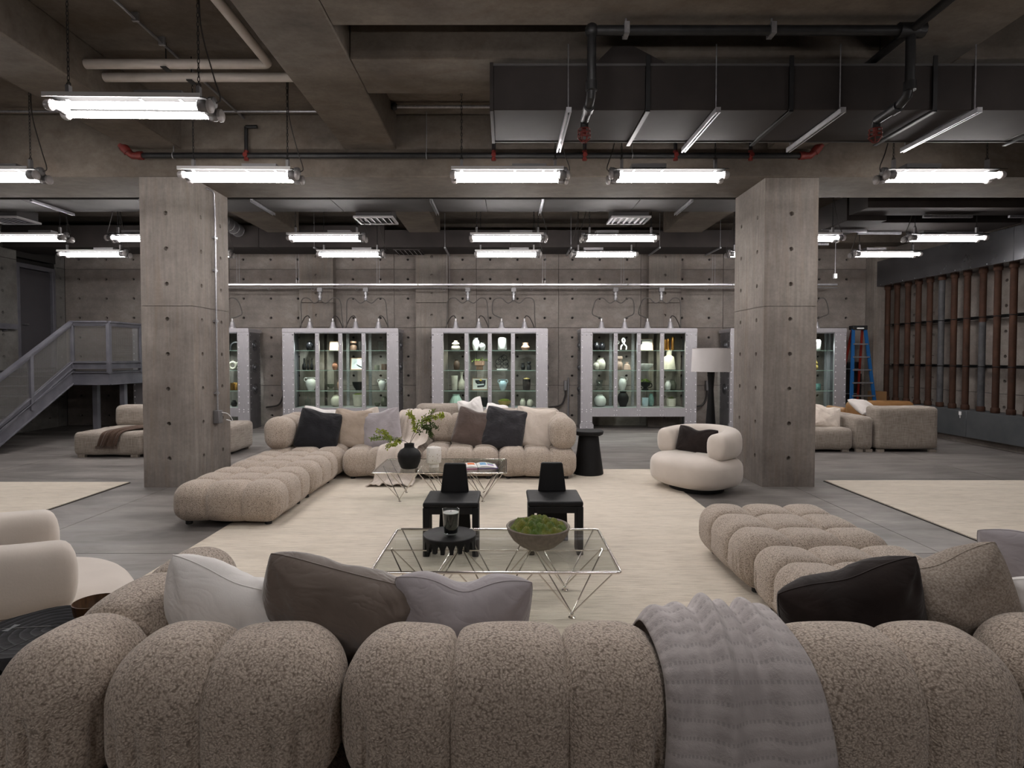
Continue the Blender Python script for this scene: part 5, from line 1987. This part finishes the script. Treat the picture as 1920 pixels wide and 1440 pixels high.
# middle cabinet
P3(357, 0, 112, 122, 'gourd', 'cream_ceramic', 'vase', 'cream gourd vase at the top left, middle cabinet', 'ribbed')
P3(604, 0, 92, 156, 'urn', 'white_ceramic', 'vase', 'tall white vase on the top shelf, middle cabinet')
P3(686, 0, 78, 96, 'urn', 'white_ceramic', 'vase', 'short white vase on the top shelf, middle cabinet', y=.30)
P3(928, 0, 112, 160, 'lantern', 'white_ceramic', 'jar', 'bright white rounded cylinder jar, middle cabinet')
P3(1213, 0, 112, 96, 'angular', 'peach_ceramic', 'vase', 'angular terracotta vase at the top right, middle cabinet')
P3(368, 1, 78, 126, 'jar', 'brown_ceramic', 'vase', 'brown vase on the second shelf, middle cabinet')
P3(650, 1, 122, 110, 'footpot', 'peach_ceramic', 'planter', 'beige footed planter with a leafy plant, middle cabinet', 'plant')
sc = thing('ring_sculpture', 'black sculpture of looped rings on a white base', 'sculpture', (CX[2] + x2(925, 2, 800), CY + .36, SHELF[1]))
B().box(-.125, .125, -.05, .05, 0, .024).obj('plinth', 'white_ceramic', sc, bevel=.003)
for (dx, dz) in ((-.085, .10), (.085, .10), (-.085, .19), (.085, .19), (-.02, .25), (.05, .29)):
    B().ring((dx, .01 * (dx > 0), dz), .066, .009, 'y', 24, 6).obj('loop', 'gloss_black', sc)
P3(1182, 1, 58, 86, 'angular', 'black_ceramic', 'vase', 'smaller dark vase of the pair, middle cabinet')
P3(1256, 1, 58, 100, 'cylneck', 'black_ceramic', 'vase', 'larger dark vase of the pair, middle cabinet')
P3(341, 2, 84, 176, 'tall', 'rough_cream', 'bottle', 'shorter rough cream bottle, middle cabinet')
P3(424, 2, 98, 218, 'bottle', 'rough_cream', 'bottle', 'taller rough cream bottle, middle cabinet', y=.45)
framed(2, x2(652, 2, 800), 2, .37, .285, 'framed print with black and yellow shapes, middle cabinet', 1)
P3(935, 2, 98, 130, 'urn', 'pale_blue', 'urn', 'white and blue handled amphora, middle cabinet', 'handles')
P3(1227, 2, 98, 135, 'tumbler', 'black_ceramic', 'jar', 'dark jar with gold lid, middle cabinet', 'goldtop')
P3(360, 3, 165, 150, 'dome', 'mint_ceramic', 'vase', 'pale green wide vase at bottom left, middle cabinet', 'ribbed')
P3(700, 3, 118, 110, 'box', 'black_ceramic', 'box', 'black box behind the white pillow, middle cabinet')
P3(955, 3, 165, 72, 'bowl', 'yellow_glaze', 'bowl', 'low bowl of yellow-green moss, middle cabinet', 'mossy')
P3(1180, 3, 68, 100, 'jar', 'cream_ceramic', 'vase', 'taller white vase at bottom right, middle cabinet')
P3(1270, 3, 82, 92, 'round', 'cream_ceramic', 'vase', 'round white vase at bottom right, middle cabinet')
# fourth cabinet
P4(264, 0, 72, 88, 'jar', 'gloss_black', 'vase', 'left glossy black vase, top of the fourth cabinet')
P4(332, 0, 66, 86, 'jar', 'gloss_black', 'vase', 'right glossy black vase, top of the fourth cabinet', y=.44)
rs = thing('knot_sculpture', 'white twisted knot sculpture on the top shelf', 'sculpture', (CX[3] + x4(548), CY + .34, SHELF[0]))
B().tube(spline([(-.07, 0, .02), (-.06, 0, .10), (.0, .02, .17), (.03, .02, .24), (-.01, 0, .30), (-.04, -.01, .24), (.0, -.02, .16), (.06, -.01, .09), (.06, 0, .02)], 8), .018, 8).obj('loop', 'white_ceramic', rs)
rs = thing('ring_ornament', 'small pale ring ornament left of the knot sculpture', 'sculpture', (CX[3] + x4(488), CY + .42, SHELF[0]))
B().ring((0, 0, .20), .042, .010, 'y', 22, 6).tube([(0, 0, 0), (0, 0, .16)], .006, 6).lathe([(.002, 0), (.04, 0), (.04, .012), (.002, .012)], 14).obj('ring', 'white_ceramic', rs)
framed(3, x4(786), 0, .335, .285, 'framed pale print under the warm lamp, fourth cabinet', 2)
P4(974, 0, 42, 112, 'tall', 'gold', 'vase', 'leftmost bronze vase, top right of the fourth cabinet')
P4(1020, 0, 42, 122, 'tall', 'gold', 'vase', 'middle bronze vase, top right of the fourth cabinet', y=.45)
P4(1058, 0, 36, 142, 'tall', 'gold', 'vase', 'tallest bronze vase, top right of the fourth cabinet')
P4(258, 1, 64, 86, 'jar', 'cream_ceramic', 'jar', 'small cream jar on the second shelf, fourth cabinet', y=.30)
P4(318, 1, 98, 126, 'jar', 'cream_ceramic', 'jar', 'large cream jar on the second shelf, fourth cabinet', y=.44)
P4(507, 1, 66, 142, 'cylneck', 'pink_stone', 'vase', 'tall pinkish stone vase, fourth cabinet')
P4(584, 1, 82, 82, 'flask', 'pink_stone', 'vase', 'short pinkish flask vase, fourth cabinet')
P4(782, 1, 145, 64, 'bowl', 'white_ceramic', 'bowl', 'white scalloped bowl, fourth cabinet', 'scallop')
P4(1020, 1, 138, 205, 'flask', 'rough_cream', 'bottle', 'big rough cream flask, fourth cabinet')
P4(300, 2, 76, 104, 'hourglass', 'glass_amber', 'vase', 'clear glass vase on the third shelf, fourth cabinet')
P4(540, 2, 82, 136, 'urn', 'white_ceramic', 'pitcher', 'white pitcher with one handle, fourth cabinet', 'pitcher')
P4(776, 2, 108, 82, 'footbowl', 'black_ceramic', 'planter', 'black handled planter with a fern, fourth cabinet', 'lowhandles')
leaves(bpy.context.scene.objects[-1] if False else thing('fern_plant', 'small green fern growing in the black handled planter', 'plant', (CX[3] + x4(776), CY + .36, SHELF[2] + .15)), (0, 0, .02), .15, .09, 40, 'leaf', 5)
P4(1003, 2, 60, 100, 'jar', 'white_ceramic', 'vase', 'white oval vase on the third shelf, fourth cabinet', y=.28)
P4(1066, 2, 80, 106, 'jar', 'green_grey', 'vase', 'grey-green vase on the third shelf, fourth cabinet', y=.42)
P4(306, 3, 128, 122, 'round', 'white_ceramic', 'vase', 'round white vase at bottom left, fourth cabinet')
P4(545, 3, 118, 165, 'urn', 'black_ceramic', 'vase', 'big black vase at the bottom of the fourth cabinet')
P4(777, 3, 66, 92, 'tumbler', 'pale_blue', 'tumbler', 'pale blue glass tumbler, fourth cabinet')
P4(846, 3, 62, 132, 'jar', 'teal_glass', 'vase', 'teal textured glass vase, fourth cabinet', 'ribbed', y=.45)
P4(1047, 3, 98, 84, 'tumbler', 'cream_ceramic', 'planter', 'ribbed cream planter with moss, fourth cabinet', 'rings')
leaves(thing('small_fern', 'little green plant in the ribbed cream planter', 'plant', (CX[3] + x4(1047), CY + .36, SHELF[3] + .165)), (0, 0, .01), .09, .05, 26, 'leaf', 9)


# leftmost cabinet (its right end shows beside the column) and rightmost cabinet
def x1(c):
    return (420 + c * .18056 - 948) / 1080 * 13.81 - CX[0]


hp = thing('arch_sculpture', 'black arched sculpture on the top shelf, leftmost cabinet', 'sculpture', (CX[0] + x1(128), CY + .36, SHELF[0]))
B().tube([(-.13, 0, 0)] + [(.13 * math.cos(a), 0, .06 + .13 * math.sin(a)) for a in [PI - PI * k / 12 for k in range(13)]] + [(.13, 0, 0)], .026, 10).obj('arch', 'black_ceramic', hp)
for c_, lb, yy in ((105, 'front cream ring-shaped vase, leftmost cabinet', .30), (150, 'rear cream ring-shaped vase, leftmost cabinet', .44)):
    q = thing('ring_vase', lb, 'vase', (CX[0] + x1(c_), CY + yy, SHELF[1]))
    B().ring((0, 0, .105), .075, .032, 'y', 24, 10).obj('ring_body', 'cream_ceramic', q)
    B().lathe([(.022, .20), (.02, .215), (.026, .235), (.018, .235)], 12).obj('neck', 'cream_ceramic', q)
ware(0, x1(122), 2, .25, .17, 'box', 'gold', 'box', 'bronze ribbed box, leftmost cabinet', 'ribbed')
ware(0, x1(100), 3, .13, .15, 'jar', 'black_ceramic', 'jar', 'left dark green lidded jar, leftmost cabinet')
ware(0, x1(168), 3, .10, .13, 'jar', 'black_ceramic', 'jar', 'right dark green lidded jar, leftmost cabinet', y=.45)
xx = (1530 - 948) / 1080 * 13.81 - CX[4]
ware(4, xx, 0, .20, .26, 'lantern', 'white_ceramic', 'vase', 'white oval vase, rightmost cabinet')
ware(4, xx - .01, 1, .12, .24, 'gourd', 'yellow_glaze', 'vase', 'yellow double gourd vase, rightmost cabinet')
ware(4, xx + .05, 2, .13, .15, 'tumbler', 'teal_glass', 'tumbler', 'dark green tumbler, rightmost cabinet')


# ================================================================== STEEL STAIR
sr = thing('steel_stair', 'grey steel stair with mesh railings and a landing', 'stair', (0, 0, 0))
LZ = 1.42                       # landing level
XA, XB = -8.80, -8.05           # flight stringer plane, landing right edge
YL = 11.70
run = 2.25
slope = LZ / run


def channel(b, p, q, h, w=.05):
    """stringer: web plus two flanges"""
    p, q = Vector(p), Vector(q)
    b.bar(p, q, .012, h)
    u = Vector((0, 0, h / 2))
    b.bar(p + u, q + u, w + .03, .014)
    b.bar(p - u, q - u, w + .03, .014)
    return b


channel(B(), (XA, YL, LZ - .12), (XA, YL - run, -.0), .26).obj('stringer', 'stair_steel', sr, smooth=0)
channel(B(), (XA, YL, LZ + .13), (XA, YL - run * .98, .16), .12).obj('rail_channel', 'stair_steel', sr, smooth=0)
channel(B(), (XL + .12, YL, LZ - .12), (XL + .12, YL - run, 0), .26).obj('stringer', 'stair_steel', sr, smooth=0)
for k in range(8):
    f = (k + .5) / 8
    B().box(XL + .15, XA - .04, YL - run * f - .15, YL - run * f + .13, LZ * (1 - f) - .03, LZ * (1 - f)).obj('tread', 'plate_steel', sr, smooth=0)
# landing
B().box(XL + .01, -8.76, YL + .01, YB - .02, LZ - .03, LZ).box(-8.76, XB - .03, YL + .01, 13.36, LZ - .03, LZ).obj('landing_deck', 'plate_steel', sr, smooth=0)
channel(B(), (XA, YL, LZ - .15), (XB, YL, LZ - .15), .25).obj('landing_beam', 'stair_steel', sr, smooth=0)
channel(B(), (XB, YL, LZ - .15), (XB, 13.38, LZ - .15), .25).obj('landing_beam', 'stair_steel', sr, smooth=0)
channel(B(), (XA, YL, LZ + .11), (XB, YL, LZ + .11), .12).obj('rail_channel', 'stair_steel', sr, smooth=0)
channel(B(), (XB, YL, LZ + .11), (XB, 13.38, LZ + .11), .12).obj('rail_channel', 'stair_steel', sr, smooth=0)
RT = LZ + 1.0
for p, q in (((XA, YL, RT), (XB, YL, RT)), ((XB, YL, RT), (XB, 13.38, RT)), ((XA, YL, RT), (XA, YL - run, RT - LZ))):
    B().bar(p, q, .10, .03).bar(Vector(p) - Vector((0, 0, .045)), Vector(q) - Vector((0, 0, .045)), .05, .05).obj('handrail', 'stair_steel', sr, smooth=0)
posts = [(XA, YL, LZ), (XB, YL, LZ), (XB, YL + 1.0, LZ), (XB, 13.34, LZ)]
for f in (.46, .93):
    posts.append((XA, YL - run * f, LZ * (1 - f)))
for (x, y, z) in posts:
    B().box(x - .035, x + .035, y - .035, y + .035, z - .05, z + .96).obj('post', 'stair_steel', sr, smooth=0)


def mesh_panel(p0, p1, z0, z1, drop):
    """welded wire infill between two posts; drop = fall of the lower/upper edge"""
    b = B()
    p0, p1 = Vector(p0), Vector(p1)
    L = (p1 - p0).length
    n = int(L / .022)
    for k in range(1, n):
        f = k / n
        q = p0.lerp(p1, f)
        b.bar((q.x, q.y, z0 - drop * f), (q.x, q.y, z1 - drop * f), .0035, .0035)
    m = int((z1 - z0) / .018)
    for k in range(m + 1):
        z = z0 + (z1 - z0) * k / m
        b.bar((p0.x, p0.y, z), (p1.x, p1.y, z - drop), .0035, .0035)
    o = b.obj('wire_mesh', 'mesh_wire', sr, smooth=0)
    tag(o, 'fine welded wire mesh infill', kind='stuff')
    for z in (z0, z1):
        B().bar((p0.x, p0.y, z), (p1.x, p1.y, z - drop), .03, .02).obj('mesh_frame', 'stair_steel', sr, smooth=0)


mesh_panel((XA + .04, YL, 0), (XB - .04, YL, 0), LZ + .19, LZ + .92, 0)
mesh_panel((XB, YL + .04, 0), (XB, YL + .96, 0), LZ + .19, LZ + .92, 0)
mesh_panel((XB, YL + 1.04, 0), (XB, 13.3, 0), LZ + .19, LZ + .92, 0)
mesh_panel((XA, YL - .04, 0), (XA, YL - run * .46 + .04, 0), LZ + .19, LZ + .92, LZ * .43)
mesh_panel((XA, YL - run * .46 - .04, 0), (XA, YL - run * .93, 0), LZ * .54 + .17, LZ * .54 + .90, LZ * .45)
for (x, y) in ((XB - .12, 12.3), (XB - .7, 12.3)):
    B().box(x - .05, x + .05, y - .05, y + .05, 0, LZ - .03).obj('support_post', 'stair_steel', sr, smooth=0)
wr_ = thing('wall_handrail', 'grey steel handrail on the left concrete wall above the stair', 'handrail', (XL + .09, 0, 0))
B().bar((0, 12.75, RT - .05), (0, 12.1, RT - .05), .06, .12).bar((0, 12.1, RT - .05), (0, 9.6, RT - .05 - 1.58), .06, .12).obj('rail_bar', 'stair_steel', wr_, smooth=0)
for y, z in ((12.5, RT - .12), (11.2, RT - .75), (9.9, RT - 1.55)):
    B().bar((-.09, y, z - .03), (0, y, z), .03, .03).obj('bracket', 'stair_steel', wr_, smooth=0)

# ================================================================== RUSTY PIPES ON THE RIGHT WALL
PX = 9.18
ys = [13.87, 13.54, 13.18, 12.84, 12.5, 12.16, 11.82, 11.49, 11.11, 10.78, 10.44, 10.1, 9.76, 9.42, 9.08]
nm_ = ['first', 'second', 'third', 'fourth', 'fifth', 'sixth', 'seventh', 'eighth', 'ninth', 'tenth', 'eleventh', 'twelfth', 'thirteenth', 'fourteenth', 'fifteenth']
pm = {}
for k, y in enumerate(ys):
    mt = 'rust_grey' if k in (5,) else 'rust'
    pp = thing('rusty_pipe', 'rusty vertical iron pipe, %s from the back corner' % nm_[k], 'pipe', (PX, y, .655))
    pp['group'] = 'rusty vertical pipes on the right wall'
    key = mt
    if k == 8:
        B().lathe([(.002, .06), (.057, .06), (.057, 1.72), (.002, 1.72)], 16).obj('pipe_shaft', 'rust_grey', pp, rot=(0, 0, k))
        B().lathe([(.002, 1.721), (.057, 1.721), (.057, 2.72), (.002, 2.72)], 16).obj('pipe_shaft', 'rust', pp, rot=(0, 0, k))
    else:
        B().lathe([(.002, .06), (.057, .06), (.057, 2.72), (.002, 2.72)], 16).obj('pipe_shaft', mt, pp, rot=(0, 0, k * 1.3))
    for z in (0, 2.66):
        B().lathe([(.002, 0), (.068, 0), (.073, .01), (.073, .08), (.062, .10), (.002, .10)], 16, (0, 0, z)).obj('collar', 'rust', pp)
for z, lb in ((2.47, 'upper'), (1.52, 'lower')):
    kr = thing('pipe_rail', '%s dark slotted steel rail holding the rusty pipes' % lb, 'rail', (PX + .09, 0, z))
    B().box(.0, .05, 8.2, 13.9, -.03, -.022).box(.0, .05, 8.2, 13.9, .022, .03).box(.045, .05, 8.2, 13.9, -.022, .022).obj('strut', 'black_iron', kr, smooth=0)
    for y in ys:
        B().ring((-.09, y, 0), .062, .008, 'z', 16, 5).obj('pipe_clamp', 'black_iron', kr)
    for k in range(10):
        B().box(.05, .175, 8.4 + k * .58, 8.44 + k * .58, -.02, .02).obj('standoff', 'black_iron', kr, smooth=0)
pn = thing('steel_plinth', 'low grey steel box under the rusty pipes', 'plinth', (0, 0, 0))
for a, b_ in ((6.0, 8.6), (8.605, 11.2), (11.205, 13.9)):
    B().box(8.98, XR - .002, a, b_, .14, .652).obj('panel', 'plinth_steel', pn, smooth=0, bevel=.004, seg=1)
B().box(9.12, XR - .002, 6.0, 13.9, 0, .139).obj('recessed_base', 'concrete_wall', pn, smooth=0)
B().box(8.972, 8.979, 11.32, 11.38, .56, .63).box(8.972, 8.979, 11.345, 11.355, .5, .56).obj('white_tag', 'white_label', pn, smooth=0)
hd = thing('steel_header', 'glossy dark steel fascia above the rusty pipes', 'fascia', (0, 0, 0))
for a, b_ in ((4.0, 7.0), (7.003, 10.2), (10.203, 13.94)):
    B().box(8.95, XR - .002, a, b_, 3.40, 4.0).obj('panel', 'plate_steel', hd, smooth=0, bevel=.003, seg=1)
b = B()
for k in range(26):
    b.dome((8.95, 4.3 + k * .38, 3.43), .012, .008, 'x', 6, -1)
tag(b.obj('rivets', 'galvanized', hd), kind='stuff')

# ================================================================== LINEN SOFAS IN THE DISTANCE
def soft(W, D, H, r, seed, name='cushion', mat='linen', crown=.015):
    return tufted(W, D, H, r, [], [], .05, 0, .03, False, seed, crown).mesh(name, mat, 180)


def linen(label, parts, feet, name='linen_sofa', mat='linen'):
    """parts: (name, x0,x1,y0,y1,z0,z1,r)"""
    t = thing(name, label, 'sofa', (0, 0, 0))
    for i, (nm, x0, x1, y0, y1, z0, z1, r) in enumerate(parts):
        mobj(nm, soft(x1 - x0, y1 - y0, z1 - z0, r, i, nm, mat), t, ((x0 + x1) / 2, (y0 + y1) / 2, z0))
    for (x, y) in feet:
        B().box(x - .06, x + .06, y - .03, y + .03, 0, .05).obj('foot', mat, t, smooth=0)
    return t


linen('beige linen chaise left of the left column', [('seat_block', -7.32, -6.16, 9.70, 11.0, .035, .43, .07), ('back_block', -7.34, -5.75, 10.75, 11.1, .40, .80, .10), ('arm_block', -6.14, -5.82, 9.72, 10.74, .035, .56, .07)],
      [(-7.2, 9.76), (-6.3, 9.76), (-7.2, 10.9), (-6.3, 10.9)])
linen('beige linen ottoman showing right of the left column', [('seat_block', -5.80, -4.72, 9.85, 10.78, .035, .52, .08)], [(-5.7, 9.92), (-4.84, 9.92), (-4.84, 10.7), (-5.7, 10.7)])
th3 = drape('throw_blanket', 'brown fringed throw over the beige chaise at left', 'blanket', 'brown_throw',
            [(11.12, .60), (11.05, .80), (10.92, .825), (10.74, .70), (10.60, .47), (10.2, .46), (9.85, .455), (9.70, .42), (9.66, .33), (9.655, .20)], .30, .36, .012, 3.0, 8, (-6.0, 0, 0), -.72, 40, .008, .02)
b = B()
for k in range(26):
    u = k / 25
    x = -6.0 - .72 + (u - .5) * .36
    b.tube([(x, 9.648, .21), (x + .004, 9.643, .16)], .004, 4)
tag(b.obj('fringe', 'brown_throw', th3, loc=(6.0, 0, 0)), kind='stuff')

linen('beige linen sofa back behind the far sofa, left piece', [('seat_block', -1.60, -.50, 10.0, 10.9, .035, .42, .08), ('back_block', -1.70, -.42, 10.80, 11.12, .05, .82, .10)], [(-1.5, 10.1), (-.6, 10.1), (-1.5, 11.0), (-.6, 11.0)])
linen('beige linen sofa back behind the far sofa, right piece', [('seat_block', -.20, .95, 10.30, 11.0, .035, .42, .08), ('back_block', -.20, .95, 9.95, 10.27, .05, .805, .10)], [(-.1, 10.1), (.85, 10.1), (-.1, 10.9), (.85, 10.9)])
linen('beige linen seat cushion between the two sofa backs', [('seat_block', -.41, -.215, 10.0, 10.8, .035, .76, .08)], [(-.3, 10.1), (-.3, 10.7)], 'sofa_cushion')
pillow('throw_pillow', 'white pillow standing up behind the brown velvet pillow', .46, .18, 'white_cotton', (-.64, 10.6, .72), rad(-16), rad(-14), rad(-8), .06, 41, G3)
pillow('throw_pillow', 'white pillow lying between the two linen sofa backs', .40, .18, 'white_cotton', (-.17, 10.5, .70), rad(-50), rad(16), rad(10), .03, 42, G3)

linen('beige linen sofa right of the right column', [('seat_block', 5.20, 6.22, 10.25, 11.5, .035, .43, .08), ('arm_block', 6.24, 6.60, 10.27, 11.5, .035, .64, .09)], [(6.1, 10.32), (6.35, 10.32), (6.52, 10.32), (5.3, 10.32)])
linen('beige linen sofa seen from behind before the rusty pipes', [('back_block', 6.63, 7.74, 10.25, 10.62, .05, .815, .07), ('seat_block', 6.63, 7.74, 10.63, 11.6, .035, .42, .07)], [(6.72, 10.3), (7.65, 10.3), (6.72, 11.5), (7.65, 11.5)])
pillow('throw_pillow', 'cream pillow on the linen sofa right of the column', .46, .18, 'cream_linen', (5.93, 10.62, .60), rad(-30), rad(10), rad(-14), .04, 43, G3)
pillow('throw_pillow', 'white pillow half hidden behind the right column edge', .46, .18, 'white_fabric', (5.55, 10.95, .62), rad(-20), rad(-8), rad(6), .04, 44, G3)
pillow('throw_pillow', 'white pillow lying between linen sofa and tan sofa', .46, .18, 'white_fabric', (6.86, 11.0, .74), rad(-55), rad(6), rad(20), .02, 45, G3)
linen('tan leather sofa back near the blue ladder', [('seat_block', 7.35, 8.55, 12.25, 13.0, .05, .42, .08), ('back_block', 7.25, 8.62, 12.05, 12.35, .1, .78, .12), ('arm_block', 7.2, 7.36, 12.3, 13.0, .1, .62, .07), ('arm_block', 8.52, 8.68, 12.3, 13.0, .1, .62, .07)],
      [(7.4, 12.15), (8.5, 12.15), (7.4, 12.9), (8.5, 12.9)], 'leather_sofa', 'tan_leather')

# ================================================================== LADDER
ld_ = thing('step_ladder', 'blue fibreglass step ladder with black cap in the back corner', 'ladder', (8.28, 13.55, 0), rad(0))
B().box(-.17, .17, -.09, .09, 2.34, 2.44).obj('cap', 'black_plastic', ld_, bevel=.012)
B().prism([(-.09, 2.375), (-.07, 2.36), (.07, 2.36), (.09, 2.375), (.07, 2.39), (-.07, 2.39)], -.093, -.09).obj('white_badge', 'white_label', ld_, smooth=0)
for s_ in (-1, 1):
    B().bar((s_ * .14, -.04, 2.36), (s_ * .32, -.30, 0), .035, .07, (1, 0, 0)).obj('front_rail', 'ladder_blue', ld_, smooth=0)
    B().bar((s_ * .12, .04, 2.34), (s_ * .28, .50, 0), .03, .045, (1, 0, 0)).obj('rear_rail', 'ladder_red', ld_, smooth=0)
for k in range(7):
    z = 2.02 - k * .30
    f = 1 - z / 2.36
    w = .14 + .18 * f
    y = -.04 - .26 * f
    B().box(-w, w, y - .04, y + .05, z - .03, z).obj('tread', 'galvanized', ld_, smooth=0)
    if k % 2 == 0:
        B().bar((-.12 - .16 * f, .04 + .46 * f, z), (.12 + .16 * f, .04 + .46 * f, z), .02, .02).obj('rear_brace', 'galvanized', ld_, smooth=0)
for s_ in (-1, 1):
    B().bar((s_ * .27, -.24, .5), (s_ * .10, -.24, .52 + .16), .012, .012).obj('knee_brace', 'galvanized', ld_, smooth=0)
sb = thing('storage_boxes', 'black tool boxes stacked behind the blue ladder', 'box', (8.45, 14.05, 0))
for k, (w, h, z) in enumerate(((.24, .5, 0), (.22, .42, .501), (.22, .38, .922), (.18, .28, 1.303))):
    B().box(-w, w - .05, -.12, .1, z, z + h).obj('tool_box', 'black_plastic', sb, bevel=.01)
tb = B().box(8.62, 8.88, 13.4, 13.7, 0, .9).obj('cardboard_box', 'tan_box', smooth=0, bevel=.005)
tag(tb, 'brown cardboard box in the corner behind the first pipes', 'box')

# wall sockets with flexible conduit between the cabinets
for x, lb in ((-5.50, 'left of the second cabinet'), (4.98, 'right of the fourth cabinet'), (1.48, 'left of the fourth cabinet')):
    so = thing('wall_socket', 'dark socket box with bent conduit on the back wall ' + lb, 'socket', (x, 14.24, 0))
    B().box(-.035, .035, -.06, .05, .88, 1.12).obj('socket_box', 'fixture_grey', so, bevel=.006)
    B().tube(spline([(0, -.02, .88), (-.01, -.02, .72), (-.12, -.03, .52), (-.42, -.03, .46)], 7), .022, 8).obj('flex_conduit', 'cable_dark', so)
    B().tube([(.07, -.02, 0), (.07, -.02, 1.2)], .018, 8).obj('riser', 'galvanized', so)
# vertical conduit with a white coupling above the stair
vc = thing('wall_conduit', 'dark vertical conduit with white joint left of the column', 'conduit', (-8.75, 14.22, 0))
B().tube([(0, 0, 1.42), (0, 0, 3.2)], .035, 10).obj('lower_pipe', 'black_iron', vc)
B().tube([(0, 0, 3.2), (0, 0, 4.3)], .022, 10).obj('upper_pipe', 'galvanized', vc)
B().tube([(0, 0, 3.17), (0, 0, 3.24)], .045, 10).obj('coupling', 'white_label', vc)
# pendant sensor on a cord at the right
ps = thing('pull_cord', 'thin pull cord with small white end at right of the column', 'cord', (6.95, 12.2, 0))
B().tube([(0, 0, 3.46), (0, 0, 4.8)], .006, 6).obj('cord', 'galvanized', ps)
B().box(-.03, .03, -.03, .03, 3.36, 3.46).obj('cord_end', 'white_label', ps, bevel=.005)
